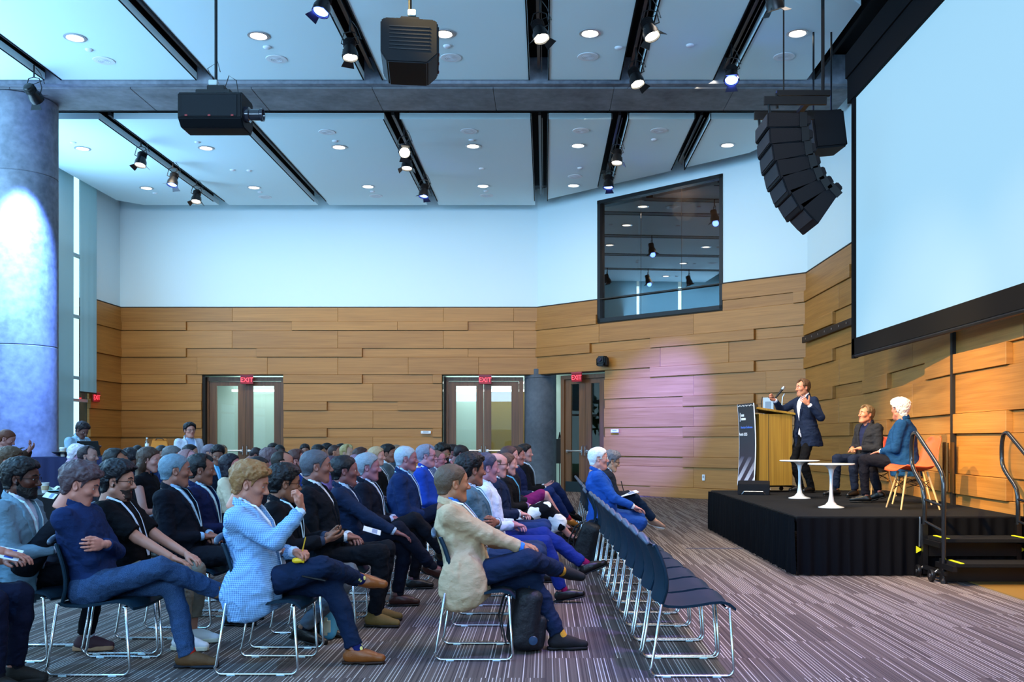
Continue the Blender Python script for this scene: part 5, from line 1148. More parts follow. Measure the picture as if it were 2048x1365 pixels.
    if lanyard:
        wl = lanyard[1] if isinstance(lanyard, tuple) else .20; lc_ = lanyard[0] if isinstance(lanyard, tuple) else lanyard
        for s in (1, -1):
            pts = [onto(s*(.006+.060*((w-wl)/(.50-wl))**.8 if w < .5 else s*.066), w) for w in np.linspace(wl, .49, 9)]; pts += [nb+V(-.01, s*.070, .01)+ndir*.012, nb+T.F*-.075+V(0, s*.02, 0)+ndir*.012]
            mb = MB(); mb.strip([tuple(p) for p in pts], [tuple(T.F*.8+T.Lf*s*.4*(i/9)+T.U*.6*(i/10)) if i < 9 else tuple(T.Lf*s+T.U*.3) for i in range(len(pts))], .016, .0025); mb.build('lanyard', cloth(lc_), root)
        if badge:
            p = onto(0, wl-.02, .006); mb = MB(); e = p; mb.bbox(tuple(e+T.U*-.05), (.004, .085, .12), .0015, R=Matrix(np.stack([T.F, T.Lf, T.U], 1).tolist())); bd = mb.build('badge', mat('badge_white', (.75, .76, .80), .4), root)
            mb = MB(); mb.box(tuple(e+T.U*-.015+T.F*.003), (.003, .085, .03), R=Matrix(np.stack([T.F, T.Lf, T.U], 1).tolist())); mb.build('badge_print', mat('badge_print', (.05, .07, .12), .5), bd)
    if tie:
        pts = [onto(0, w, .003) for w in np.linspace(.08, .49, 10)]; mb = MB(); mb.strip([tuple(p) for p in pts], [tuple(T.F)]*10, .05, .006); mb.build('tie', cloth(tie), root)
    root['_hands'] = [float(x) for x in list(wr[0])+list(wr[1])]
    return root, dict(T=T, hc=hc, hd=hd, wr=wr, el=el, an=an, kn=kn, dirs=dirs, nb=nb)
# ================================================================ stacking chairs (local origin: rear foot line, +x forward)
chair_m = mat('chair_shell_black', (.004, .018, .032), .55, spec=.15); pad_m = mat('glide_clear', (.45, .6, .65), .3)
seat_prof = [(.015, .430), (.06, .418), (.14, .414), (.23, .424), (.31, .438), (.37, .442), (.42, .430), (.455, .400)]
P = [[(x+.0, -.225+.45*j/10, z-.012*(1-((j-5)/5)**2)) for j in range(11)] for x, z in seat_prof]
mb = MB(); mb.grid(P); mb.grid([[(x, y, z-.016) for x, y, z in r][::-1] for r in P])
edge = [(0, j) for j in range(11)]+[(i, 10) for i in range(1, 8)]+[(7, j) for j in range(9, -1, -1)]+[(i, 0) for i in range(6, 0, -1)]
for a, b in zip(edge, edge[1:]+edge[:1]): p, q = P[a[0]][a[1]], P[b[0]][b[1]]; mb.add([p, q, (q[0], q[1], q[2]-.016), (p[0], p[1], p[2]-.016)], [(3, 2, 1, 0)])
seat_me = mb.mesh('seat', chair_m, True)
back_prof = [(.030, .425), (.052, .50), (.055, .56), (.042, .63), (.018, .70), (-.012, .765)]
mb = MB(); n = 12; W = [.20, .212, .215, .212, .205, .19]
P = [[(x-.030*(1-abs((j-n/2)/(n/2))**2), -w_+2*w_*j/n, z) for j in range(n+1)] for (x, z), w_ in zip(back_prof, W)]
mb.grid([r[::-1] for r in P]); mb.grid([[(x-.012, y, z) for x, y, z in r] for r in P]); mb.tube([P[i][0] for i in range(6)], .011, 6); mb.tube([P[i][n] for i in range(6)], .011, 6)
back_me = mb.mesh('backrest', chair_m, True)
# crescent handle on top of the back
mb = MB(); top = []
for k in range(17):
    a = PI*k/16; top.append((-.030-.018*math.sin(a)-.02, .19*math.cos(a), .768+.030*math.sin(a)))
mb.tube(top, [.012+.010*math.sin(PI*k/16) for k in range(17)], 8); mb.tube([(-.018, .185*math.cos(PI*k/10), .762-.012*math.sin(PI*k/10)) for k in range(11)], .010, 6); handle_me = mb.mesh('top_handle', mat('chair_handle', (.055, .075, .11), .4), 'full')
sled = []
rr = .04
sled += [(.02, .425), (-.045+.008, rr+.02)]; sled += [(-.045+rr+rr*math.cos(a), rr+.010+rr*math.sin(a)) for a in np.linspace(PI, 1.5*PI, 5)]; sled += [(.44-rr+rr*math.cos(a), rr+.010+rr*math.sin(a)) for a in np.linspace(1.5*PI, 2*PI, 5)]; sled += [(.415, .405)]
mb = MB(); mb.tube([(x, 0, z) for x, z in sled], .0085, 8); sled_me = mb.mesh('sled_frame', chrome, 'full')
mb = MB(); mb.tube([(0, -.23, 0), (0, .23, 0)], .008, 6); bar_me = mb.mesh('crossbar', chrome, 'full')
mb = MB(); mb.bbox((0, 0, .006), (.05, .02, .012), .003, seg=1); glide_me = mb.mesh('glide', pad_m)
def chair(x, y, yaw, label, group, near=False):
    t = thing('stacking_chair', label, 'chair', (x, y, 0), yaw, group)
    inst('seat', seat_me, t); inst('backrest', back_me, t); inst('top_handle', handle_me, t)
    for s_ in (-1, 1):
        inst('sled_frame', sled_me, t, (0, s_*.236, 0))
        if near: inst('glide', glide_me, t, (.05, s_*.236, 0)); inst('glide', glide_me, t, (.34, s_*.236, 0))
    if near: inst('crossbar', bar_me, t, (.02, 0, .41)); inst('crossbar', bar_me, t, (.40, 0, .40))
    return t
# ================================================================ tables, cups, laptops, bags
tbl = mat('table_cloth_black', (.010, .011, .015), .8, bump=(150, .2)); navyc = mat('table_cloth_navy', (.010, .014, .075), .7, bump=(150, .2))
def round_table(x, y, r, label, z=.74):
    t = thing('round_table', label, 'table', (x, y, 0), 0, 'black clothed tables at the back left'); n = 96; P = []
    mb = MB(); mb.lathe([(0, z), (r-.01, z), (r, z-.01)], 48); mb.build('table_top', tbl, t, True)
    for k in range(6):
        f = k/5; P.append([((r+.005+(.035*f)*math.sin(14*2*PI*j/n)+.02*f)*math.cos(2*PI*j/n), (r+.005+(.035*f)*math.sin(14*2*PI*j/n)+.02*f)*math.sin(2*PI*j/n), z-.008-f*.5) for j in range(n+1)])
    mb = MB(); mb.grid(P[::-1]); mb.build('tablecloth', tbl, t, 'full'); mb = MB(); mb.lathe([(.30, 0), (.30, .02), (.04, .05), (.04, z-.03)], 24); mb.build('pedestal', blackm, t, True); return t
round_table(-6.25, 11.75, .78, 'round black clothed table with coffee cups at the left edge'); round_table(-5.0, 18.5, .6, 'round black clothed table in front of the left door')
def bar_table(x0, x1, y0, y1, z, material, label):
    t = thing('bar_table', label, 'table', ((x0+x1)/2, (y0+y1)/2, 0), 0, 'tall clothed tables by the glazing'); hx, hy = (x1-x0)/2, (y1-y0)/2
    mb = MB(); mb.bbox((0, 0, z-.015), (2*hx+.02, 2*hy+.02, .03), .008); mb.build('table_top', material, t)
    for q, (a, b) in enumerate((((hx, -hy), (-hx, -hy)), ((hx, hy), (hx, -hy)), ((-hx, -hy), (-hx, hy)), ((-hx, hy), (hx, hy)))):
        mb = MB(); mb.grid(pleats((b[0], b[1], 0), (a[0], a[1], 0), .01, z-.02, 60, .020, q, 5, .16)); mb.build('tablecloth', material, t, 'full')
    for sx_ in (-1, 1):
        for sy_ in (-1, 1): mb = MB(); mb.tube([(sx_*(hx-.06), sy_*(hy-.06), 0), (sx_*(hx-.06), sy_*(hy-.06), z-.03)], .018, 8); mb.build('leg', steel, t, True)
bar_table(-7.75, -6.45, 14.35, 14.95, 1.12, navyc, 'tall navy clothed table with a laptop by the glazing')
bar_table(-7.0, -6.2, 16.6, 17.1, 1.20, navyc, 'tall navy clothed table with a bottle and orange bag')
cupw = mat('paper_cup', (.78, .78, .76), .6); lidw = mat('cup_lid', (.85, .86, .9), .4); sleeve = mat('cup_sleeve', srgb('BFA88A'), .8)
def cup(x, y, z, label, s=1., lid=True):
    t = thing('paper_cup', label, 'cup', (x, y, z), 0, 'paper cups'); mb = MB(); mb.lathe([(.028*s, 0), (.042*s, .105*s), (.044*s, .108*s), (.040*s, .108*s), (.027*s, .004)], 20); mb.build('cup_wall', cupw, t, True)
    if lid: mb = MB(); mb.lathe([(.045*s, .104*s), (.045*s, .114*s), (.038*s, .124*s), (.0, .121*s)], 20); mb.build('lid', lidw, t, True)
    mb = MB(); mb.lathe([(.0335*s, .03*s), (.0395*s, .075*s)], 20); mb.build('sleeve', sleeve, t, True)
c = PX(90, 988, 11.35); cup(c.x, c.y, .742, 'white paper cup on the round table left of the navy shirt', 1.15, False); c = PX(128, 977, 11.95); cup(c.x, c.y, .742, 'glass like cup beside the man in the navy shirt', 1.2, False)
c = PX(126, 912, 14.5); cup(c.x, 14.5, 1.122, 'white lidded coffee cup on the tall navy table', 1.15)
t = thing('food_plate', 'pale plate with a napkin on the round table', 'plate', (PX(104, 984, 11.6).x, 11.65, .742)); mb = MB(); mb.lathe([(.05, 0), (.09, .004), (.12, .016), (.115, .018), (.05, .006), (0, .006)], 28); mb.build('dish', mat('dish_teal', (.1, .3, .28), .3), t, True)
mb = MB(); mb.grid([[(-.08+.16*i/6, -.06+.12*j/5, .02+.03*math.sin(i*1.1)*math.cos(j*.9)+.025) for j in range(6)] for i in range(7)]); mb.build('napkin', mat('napkin', (.75, .75, .65), .8), t, 'full')
def laptop(x, y, z, rz, label, op=1.9):
    t = thing('laptop', label, 'laptop', (x, y, z), rz, 'laptops'); mb = MB(); mb.bbox((0, 0, .009), (.34, .24, .016), .005); mb.build('base', mat('laptop_dark', (.012, .012, .014), .35), t)
    mb = MB(); a = op-PI/2; mb.bbox((0, .12+.11*math.sin(a), .018+.115*math.cos(a)), (.34, .008, .23), .003, R=Matrix.Rotation(-a, 3, 'X')); mb.build('screen_lid', MATS['laptop_dark'], t)
    mb = MB(); mb.bbox((0, .01, .018), (.30, .13, .003), .001); mb.build('keyboard', mat('keys', (.03, .03, .035), .6), t)
laptop(-6.93, 14.62, 1.122, PI-.1, 'black open laptop on the tall navy table at the left'); laptop(-7.3, 14.66, 1.122, PI+.1, 'dark closed looking laptop beside the coffee cup', 2.9)
t = thing('water_bottle', 'clear plastic water bottle on the tall table near the oak wall', 'bottle', (PX(294, 895, 16.8).x, 16.8, 1.202)); mb = MB(); mb.lathe([(.03, 0), (.034, .01), (.034, .13), (.030, .15), (.013, .185), (.013, .20)], 18); mb.build('bottle_wall', glass_mat('bottle_plastic', (.80, .88, .92), .12), t, True)
mb = MB(); mb.lathe([(.016, .195), (.016, .215), (0, .215)], 14); mb.build('cap', lidw, t, True); mb = MB(); mb.lathe([(.0345, .06), (.0345, .11)], 18); mb.build('wrap_label', lidw, t, True)
t = thing('orange_bag', 'orange folded top bag on the tall table near the standing man', 'bag', (PX(319, 895, 16.85).x, 16.85, 1.202), .2); ob = mat('bag_orange', srgb('D87A18'), .6)
mb = MB(); bm = bmesh.new(); pr = [(-.15, 0), (.17, 0), (.13, .17), (-.11, .19)]; A = [bm.verts.new((p[0], -.09, p[1])) for p in pr[:2]]+[bm.verts.new((p[0], -.02, p[1])) for p in pr[2:]]; B = [bm.verts.new((p[0], .09, p[1])) for p in pr[:2]]+[bm.verts.new((p[0], .02, p[1])) for p in pr[2:]]
bm.faces.new(A); bm.faces.new(B[::-1]); [bm.faces.new((A[q], B[q], B[(q+1) % 4], A[(q+1) % 4])) for q in range(4)]; bmesh.ops.recalc_face_normals(bm, faces=bm.faces); bmesh.ops.bevel(bm, geom=bm.edges[:], offset=.01, segments=2, affect='EDGES'); bm.verts.index_update()
mb.add([v.co for v in bm.verts], [tuple(v.index for v in f.verts) for f in bm.faces]); bm.free(); mb.build('pouch', ob, t); mb = MB(); mb.bbox((.01, -.01, .18), (.24, .06, .03), .01); mb.build('rolled_top', ob, t); mb = MB(); mb.tube([(-.06, -.04, .17), (-.03, -.05, .20), (.05, -.05, .20), (.08, -.04, .17)], .006, 6); mb.build('handle', black, t, True)
# easel seen through the right door
t = thing('easel', 'thin black easel behind the right door glass', 'easel', (.42, 27.2, 0))
for a, b in (((-.25, -.2, 0), (0, 0, 1.6)), ((.25, -.2, 0), (0, 0, 1.6)), ((0, .4, 0), (0, 0, 1.6))): mb = MB(); mb.tube([a, b], .012, 6); mb.build('leg', blackm, t)
mb = MB(); mb.box((0, -.08, 1.05), (.5, .02, .7)); mb.build('board', mat('easel_board', (.05, .05, .055), .6), t)
# ---- bags
def sdf_obj(nm, f, lo, hi, h, material, parent): v, q = mesh_sdf(f, lo, hi, h); return inst(nm, np_mesh(nm, v, q, [material]), parent)
def rbox(P, c, b, r): q = np.abs(P-c)-(b-r); return np.sqrt((np.maximum(q, 0)**2).sum(1))+np.minimum(q.max(1), 0)-r
bagm = mat('bag_black', (.007, .008, .011), .55, bump=(40, .5))
def backpack(x, y, rz, label, lean=.0, s=1., tilt=0, logo=False):
    t = thing('backpack', label, 'backpack', (x, y, 0), rz, 'black backpacks on the floor'); t.rotation_euler = (tilt, lean, rz)
    f = lambda P: smin(rbox(P, V(0, 0, .23), V(.10, .155, .22), .07)+.018*vnoise(P*9), rbox(P, V(.10, 0, .15), V(.05, .12, .12), .04), .02)-.006*vnoise(P*28)
    o = sdf_obj('pack_body', f, (-.16, -.22, -.02), (.22, .22, .5), .010, bagm, t); o.scale = (s, s, s)
    for sy in (-1, 1): mb = MB(); mb.strip([(-.10*s, sy*.07*s, .42*s), (-.15*s, sy*.08*s, .36*s), (-.17*s, sy*.09*s, .22*s), (-.12*s, sy*.11*s, .06*s)], [(-1, 0, .2)]*4, .045*s, .008); mb.build('shoulder_strap', bagm, t)
    mb = MB(); mb.tube(arc((0, 0, .43*s), .05*s, 0, PI, 8, 'yz'), .007, 6); mb.build('handle', bagm, t, True); mb = MB(); mb.tube([(.155*s, -.09*s, .24*s), (.158*s, 0, .255*s), (.155*s, .09*s, .24*s)], .003, 4); mb.build('zipper', steel, t)
    if logo: mb = MB(); mb.lathe([(0, .008), (.026, .006), (.03, 0), (0, 0)], 20, (.05, -.158, .10), Matrix.Rotation(PI/2, 3, 'X')); o = mb.build('side_patch', mat('patch_blue', (.02, .05, .10), .4), t, True)
backpack(-.16, 6.22, .15, 'black backpack on the floor under the tan blazer man', 0.12, .93, 0, True); backpack(.40, 10.3, -.3, 'tall black backpack leaning behind the empty front chairs', .30, 1.15)
t = thing('handbag', 'shiny black leather handbag on the aisle floor by the heeled shoes', 'handbag', (.20, 12.35, 0), .1); lth = mat('handbag_leather', (.008, .012, .03), .18, coat=.6, bump=(14, .6))
sdf_obj('bag_body', lambda P: rbox(P, V(0, 0, .12), V(.17+0*P[:, 0].mean(), .07, .115), .04)+.1*np.abs(P[:, 1])*0-.012*vnoise(P*13), (-.22, -.12, -.02), (.22, .12, .28), .009, lth, t)
mb = MB(); mb.tube(arc((-.02, -.03, .22), .06, 0, PI, 8, 'xz'), .006, 6); mb.build('handle', lth, t, True); mb = MB(); mb.strip([(.14, 0, .20), (.22, -.02, .10), (.30, -.05, .015), (.22, -.09, .008), (.12, -.10, .008)], [(0, -.3, 1)]*5, .022, .004); mb.build('long_strap', lth, t)
t = thing('tote_bag', 'light blue and white bag on the floor under the checked blazer row', 'bag', (-1.50, 6.62, 0), 0, None); lb = mat('bag_pale_blue', srgb('4FA0C8'), .6)
sdf_obj('bag_body', lambda P: rbox(P, V(0, 0, .14), V(.055, .11, .14), .045)-.008*vnoise(P*18), (-.10, -.16, -.02), (.10, .16, .32), .009, lb, t); mb = MB(); mb.bbox((.0, -.112, .10), (.06, .012, .12), .02); mb.build('front_pocket', mat('bag_cream', srgb('CFC8B0'), .7), t); mb = MB(); mb.tube(arc((0, 0, .27), .045, 0, PI, 8, 'xz'), .008, 6); mb.build('handle', lb, t, True)
# small held things
def paper(nm, label, cat, loc, rot, w_, h_, col='D8DCE8', stripe=None):
    t = thing(nm, label, cat, loc, 0); t.rotation_euler = rot; mb = MB(); mb.bbox((0, 0, 0), (w_, h_, .004), .001, seg=1); mb.build('page', mat('paper_'+col, col, .7), t)
    mb = MB(); mb.box((w_*.15, 0, .0028), (w_*.3, h_*.8, .0012)); mb.build('print_block', mat('print_'+(stripe or '8090B0'), stripe or '8090B0', .6), t)
paper('leaflet', 'folded white and blue leaflet held at the left edge', 'leaflet', tuple(PX(12, 1107, 5.15)), (.5, .25, .3), .15, .10, stripe='3050A0'); paper('notepad', 'white notepad on the knee of the front row note taker', 'notepad', tuple(PX(1256, 988, 12.2)), (.1, -.25, .1), .26, .18)
paper('name_card', 'pale card with a ribbon held above the round table', 'card', tuple(PX(100, 992, 8.3)), (.6, .2, 0), .10, .07); paper('leaflet', 'white leaflet in the lap of the navy suit man', 'leaflet', tuple(PX(744, 1062, 7.45)), (.3, .3, .2), .14, .10)
t = thing('pencil', 'yellow pencil held by the man in the checked blazer', 'pencil', tuple(PX(606, 1098, 5.66)), 0); mb = MB(); R = Vector((.25, -.1, 1)).to_track_quat('Z', 'Y').to_matrix(); mb.lathe([(.004, -.07), (.004, .06), (.001, .075)], 6, (0, 0, 0), R); mb.build('shaft', mat('pencil_yellow', srgb('D8A82A'), .5), t)
t = thing('snack_wrapper', 'yellow wrapper in the hand of the man in the checked blazer', 'wrapper', tuple(PX(597, 1122, 5.64)), 0); sdf_obj('foil', lambda P: rbox(P, V(0, 0, 0), V(.035, .012, .014), .008)-.010*vnoise(P*60), (-.06, -.03, -.03), (.06, .03, .03), .004, mat('wrapper_yellow', srgb('E8C020'), .35), t)
t = thing('smartphone', 'black smartphone on the lap of the man in the checked blazer', 'phone', tuple(PX(630, 1156, 5.66)), 0); mb = MB(); mb.bbox((0, 0, 0), (.15, .075, .009), .004, R=Matrix.Rotation(.2, 3, 'Y')); mb.build('body', mat('phone_black', (.01, .01, .012), .15, coat=.6), t)
t = thing('smartphone', 'phone held by the red haired woman at the left edge', 'phone', tuple(PX(38, 899, 12.45)), 0); mb = MB(); mb.bbox((0, 0, 0), (.13, .07, .009), .004, R=Matrix.Rotation(-.35, 3, 'Y')); mb.build('body', MATS['phone_black'], t)
t = thing('pen', 'black pen held over the notepad in the front row', 'pen', tuple(PX(1245, 974, 12.15)), 0); mb = MB(); R = Vector((-.25, 0, 1)).to_track_quat('Z', 'Y').to_matrix(); mb.lathe([(.002, -.06), (.006, -.05), (.006, .07), (.004, .075)], 8, (0, 0, 0), R); mb.build('barrel', black, t)
# ================================================================ the audience
def P_(px, ytop, Y, label, yaw=0, lean=-.16, curve=.02, ckind='a', chairlab=True, empty=False, **kw):
    """seated person whose head shows at px with the crown at row top, at distance Y"""
    zt = EYE-(ytop-CY)*Y/FP; hipz = SEAT_Z+.072; hp = kw.get('head', (0, 0, 0))
    hairt = .012+HR.get(kw.get('hair', 'short'), {}).get('top', .01)*.8
    S = (zt-hipz-.018-.105-hairt+.02*max(0, hp[1]))/(.52*math.cos(lean)+.099); S = min(1.06, max(.86, S))
    kw.setdefault('S', S); off = math.sin(lean)*.52*S+math.cos(lean)*curve+.045+.02*max(0, hp[1])
    hx = (px-CX)*Y/FP; x = hx-off*math.cos(yaw); y = Y-off*math.sin(yaw)
    res = .0095 if Y < 7.6 else (.0125 if Y < 10 else (.016 if Y < 13 else .021))
    kw.setdefault('res', res); kw.setdefault('pose', 'sit')
    r, info = figure('person', label, (x, y), yaw, lean=lean, curve=curve, **kw)
    cx_, cy_ = x-.13*math.cos(yaw), y-.13*math.sin(yaw)
    if kw['pose'] == 'sit': chair(cx_, cy_, yaw, 'black chair under the '+' '.join(label.split()[:11]), 'occupied black stacking chairs', Y < 8.5)
    return r, info
navy, blk = '151B2E', '0C0D12'
gA, gE = 'second row of the audience', 'seated audience'
# ---- empty front row
fr_n = 0
for k in range(19):
    Y = 5.74+.51*k
    if k in (10, 13): continue
    xr = .655-.020*min(Y-5.74, 5.3)
    if k in (11, 12): pass
    fr_n += 1; chair(xr, Y, 0, 'empty black chair in the front row, %s from the camera' % ORD[fr_n-1], 'empty black chairs in the front row', Y < 10)
# ---- row A: two men among the empty chairs
P_(1201, 899, 11.05, 'white haired man with glasses in a bright blue blazer in the front row', lean=-.14, hair='silver', hair_c='E4E2E6', top='suit', top_c='1F4C9C', shirt_c='E8EAF2', pants_c='1F4488', legs='tuck', arms='thigh', glasses='D8D0C0', skin_c='C58A80', heavy=1, fat=.5, group='front row sitters', res=.0125)
P_(1224, 903, 12.35, 'grey haired man with black glasses writing on a notepad in the front row', lean=.02, curve=.05, head=(.15, .25, 0), hair='big', hair_c='6E6A70', top='suit', top_c='20242E', pants_c='10223A', legs='crossR', arms='note', glasses='0A0A0A', shoe='sneaker', shoe_c='8A6A5A', sole_c='D8D0C8', sock_c=None, group='front row sitters', res=.0125)
# ---- row B
P_(917, 938, 6.15, 'man in a tan blazer and blue shirt with cropped brown hair', khint=(None, (1, -.6, .6)), lean=-.24, head=(.42, .0, 0), hair='crew', hair_c='5A4636', top='suit', top_c='B79C7B', shirt_c='3C7FD8', pants_c='16233C', legs='x', drape=True, arms='clasp', skin_c='A8704F', lanyard=('D8E4EE', .16), sock_c='C89030', shoe='boot', shoe_c='0A0A0C', fat=.35, S=.93, legT=[((.60, .08, .09), (1, .05, 0)), ((.60, .26, .50), (1, .0, -.3))], armT=[(.33, .05, .70), (.37, -.06, .685)])
P_(949, 909, 7.25, 'man in a grey green blazer with dark hair and folded arms', lean=-.17, head=(.50, .0, 0), hair='thick', hair_c='0E0D10', top='blazer', top_c='45606C', shirt_c='B8C8D8', pants_c='22304A', legs='flat', arms='fold', skin_c='8A5A48', lanyard='A8D0E8')
P_(978, 911, 8.1, 'man in a white shirt with greying hair and clasped hands', lean=-.16, head=(.35, .02, 0), hair='short', hair_c='3C3C54', top='shirt', top_c='C4D2EA', pants_c='18286C', legs='stretch', arms='clasp', skin_c='A87480', shoe='dress', shoe_c='141210', sock_c='7A1040', legT=[((.80, .10, .30), (1, .05, .42)), ((.60, -.06, .10), (1, -.1, .2))])
P_(998, 909, 9.3, 'bald man with glasses in a navy suit, fourth from the aisle end', lean=-.12, head=(.15, .05, 0), hair='fringe', hair_c='6A5048', top='suit', top_c='17233F', pants_c='1B2E5C', arms='clasp', glasses='3A2020', skin_c='C08A8A', legs='flat')
P_(1019, 909, 10.4, 'woman with long brown hair in a black jacket and patterned skirt', lean=-.12, fem=1, head=(.1, 0, 0), hair='mid', hair_c='5A3C34', top='blazer', top_c='101014', shirt_c='8A6AA0', pants_c='101018', pants_k='bold', skirt=2, arms='clasp', legs='crossR', shoe='pump', shoe_c='2A1A18', sock_c=None, skin_c='C28C88', lanyard='60B0D8')
P_(1022, 894, 11.6, 'woman with pinned brown hair and a magenta skirt', lean=-.1, fem=1, hair='bun', hair_c='4A3030', top='blazer', top_c='20202A', pants_c='7A1F5A', skirt=1, arms='lap', legs='crossR', shoe='pump', shoe_c='3A2018', sock_c=None, skin_c='C08A88')
P_(1036, 896, 12.6, 'dark haired man in a navy suit with tan shoes near the column', lean=-.12, hair='short', hair_c='241818', top='suit', top_c='16224A', pants_c='182858', arms='clasp', legs='crossR', shoe_c='B06A28', sock_c='A83048', skin_c='A8706A')
P_(1052, 883, 13.6, 'tall man with swept dark hair in a black suit by the round column', lean=-.12, head=(-.1, -.05, 0), hair='quiff', hair_c='1C1618', top='suit', top_c='0E1018', pants_c='16244C', arms='phone', legs='crossR', skin_c='B88480', lanyard='B8D0E8', res=.018)
# ---- row C
P_(508, 930, 5.78, 'red haired man in a light blue checked blazer raising his fist', khint=(None, (1, -.6, .6)), lean=-.20, curve=.03, head=(.12, .26, 0), hair='wavy', hair_c='8E6238', top='blazer', top_c='2C5C98', top_k='check', shirt_c='BFD4F0', pants_c='13233F', legs='x', drape=True, arms='chin', S=.95, fat=.35, skin_c='B87C66', lanyard=('E4E8F0', .19), badge=True, shoe_c='8A4A1E', sole_c='2A1408', sock_c='16205A', sock_k='dots', hands=('pinch', 'fist'), legT=[((.58, .06, .09), (1, .0, 0)), ((.55, .30, .49), (1, -.05, -.2))], armT=[(.24, -.04, .70), (.30, -.12, .96)])
P_(576, 943, 6.5, 'man with glasses and black hair in a dark jacket beside the checked blazer', lean=-.12, head=(.45, .12, 0), hair='thick', hair_c='0C0C10', top='blazer', top_c='0E1016', shirt_c='30384A', pants_c='5E646E', legs='tuck', arms='phone', glasses='0A0A0A', skin_c='8A5A44', lanyard='B8D8E8', S=.9)
P_(638, 905, 7.1, 'man with cropped grey hair in a black suit and white shirt', lean=-.14, head=(.30, .0, 0), hair='crew', hair_c='4A4C54', top='suit', top_c='0C1018', shirt_c='D8E0EC', pants_c='0E1016', legs='flat', arms='clasp', skin_c='8C5C50', shoe='boot', shoe_c='6E5426', sole_c='1A120A', fat=.2)
P_(696, 916, 7.8, 'dark haired man in a navy suit reaching one hand to his knee', lean=-.15, head=(.22, .0, 0), hair='short', hair_c='0C0C12', top='suit', top_c='16233C', shirt_c='BCD0EA', pants_c='0E1220', legs='crossR', arms='knee', skin_c='7C4C4A', shoe_c='3A1A14')
P_(741, 910, 8.7, 'man with longish grey hair in a dark suit and a badge', lean=-.13, head=(.15, 0, 0), hair='silver', hair_c='7C8894', top='suit', top_c='0E1220', shirt_c='A8B4D8', pants_c='0E1018', arms='clasp', legs='crossR', skin_c='92606C', lanyard=('C8D4E8', .14), badge=True)
P_(814, 892, 9.5, 'tall silver haired man in a navy blazer with clasped hands', lean=-.06, curve=.04, head=(.12, .02, 0), hair='crew', hair_c='9AA6B4', top='suit', top_c='13264E', shirt_c='9CC4EC', pants_c='0E1428', arms='lap', legs='crossR', skin_c='925E66', lanyard='A8C8F0', fat=.5)
P_(854, 892, 11.0, 'man in a bright blue shirt with short grey hair and glasses', lean=-.05, curve=.04, head=(.05, .02, 0), hair='side', hair_c='7A7C90', top='shirt', top_c='1A3C9A', pants_c='B8A890', arms='lap', glasses='2A2A30', skin_c='B07A88', lanyard='D0DCF0', fat=.7, heavy=1)
P_(877, 903, 12.1, 'bald man with glasses behind the bright blue shirt', lean=-.02, hair='shaved', hair_c='6A5048', top='blazer', top_c='4A5068', arms='chinL', glasses='303038', skin_c='B0707C')
P_(889, 886, 13.2, 'man with curly black hair, beard and glasses resting his chin on a fist', head=(-.5, .05, 0), yaw=-.2, hair='afro', hair_c='0C0A0C', beard='140E10', top='shirt', top_c='8A9CB4', arms='chin', hands=('relaxed', 'fist'), glasses='A08850', skin_c='8A5A4C')
P_(921, 884, 14.0, 'man with brown hair looking down in front of the middle doors', head=(0, .45, 0), lean=.05, hair='short', hair_c='241A1E', top='shirt', top_c='20406A', arms='phone', glasses='2A2024', skin_c='8C5A5E')
P_(908, 885, 15.0, 'dark haired sitter half hidden behind the man looking down', head=(0, .2, 0), hair='short', hair_c='201418', top='suit', top_c='181C28', skin_c='8C5A5E')
# ---- row D
P_(170, 932, 5.76, 'man in a navy shirt and jeans with wavy brown hair', khint=(None, (.8, -.5, .8)), lean=-.33, curve=.05, head=(.25, .34, 0), hair='wavy', hair_c='4C3A3E', top='shirt', top_c='14264C', pants_c='1A3250', pants_k='denim', legs='x', arms='fold', skin_c='C0806E', shoe='boot', shoe_c='5A3A1C', sole_c='0E1420', sock_c='B02818', S=.96, hem=.13, legT=[((.56, -.02, .09), (1, -.05, 0)), ((.68, .20, .42), (1, .05, -.50))])
P_(246, 932, 6.32, 'bearded man in a black t-shirt with glasses and black wavy hair', lean=-.22, curve=.04, head=(.08, .08, 0), hair='big', hair_c='101016', beard='2A1C18', beard_t=.003, glasses='14100E', top='tee', top_c='08080C', pants_c='7A7468', arms='thigh', legs='flat', skin_c='B57F6A', shoe='sneaker', shoe_c='D8DCE0', sole_c='C8C8B4', sock_c=None, lanyard=('D0D8E8', .08), hem=.24, fat=.5, heavy=1, S=.93)
P_(357, 914, 7.15, 'man with cropped grey hair in a black suit and patterned blue shirt', lean=-.16, head=(.45, .03, 0), hair='crew', hair_c='5E7684', top='suit', top_c='0A0E18', shirt_c='8CB0C8', shirt_k='check', pants_c='0E1018', arms='clasp', legs='flat', skin_c='8E5E4E', lanyard='A8C8D8', fat=.4)
P_(408, 912, 7.85, 'black haired man in a navy suit with a printed lanyard', lean=-.16, head=(.30, .05, 0), hair='side', hair_c='0A0A0E', top='suit', top_c='10183A', shirt_c='A8C4DC', pants_c='10162A', arms='clasp', legs='crossR', skin_c='7C5040', lanyard=('B0D0D8', .14))
P_(524, 918, 8.9, 'dark haired sitter hidden behind the red haired man', hair='short', hair_c='0E0C10', top='suit', top_c='10131E', skin_c='7C5040')
P_(570, 906, 9.8, 'man with a balding crown and dark brown hair', head=(.25, .05, 0), hair='thin', hair_c='20140E', top='suit', top_c='10131E', skin_c='A8705E')
P_(598, 902, 10.9, 'man with auburn hair and glasses in a blue jacket', head=(.1, .08, 0), hair='side', hair_c='4A2A26', top='blazer', top_c='1F3F8C', glasses='101014', skin_c='A86C64', lanyard='D8E0F0', beard='4A2A22', beard_t=.002)
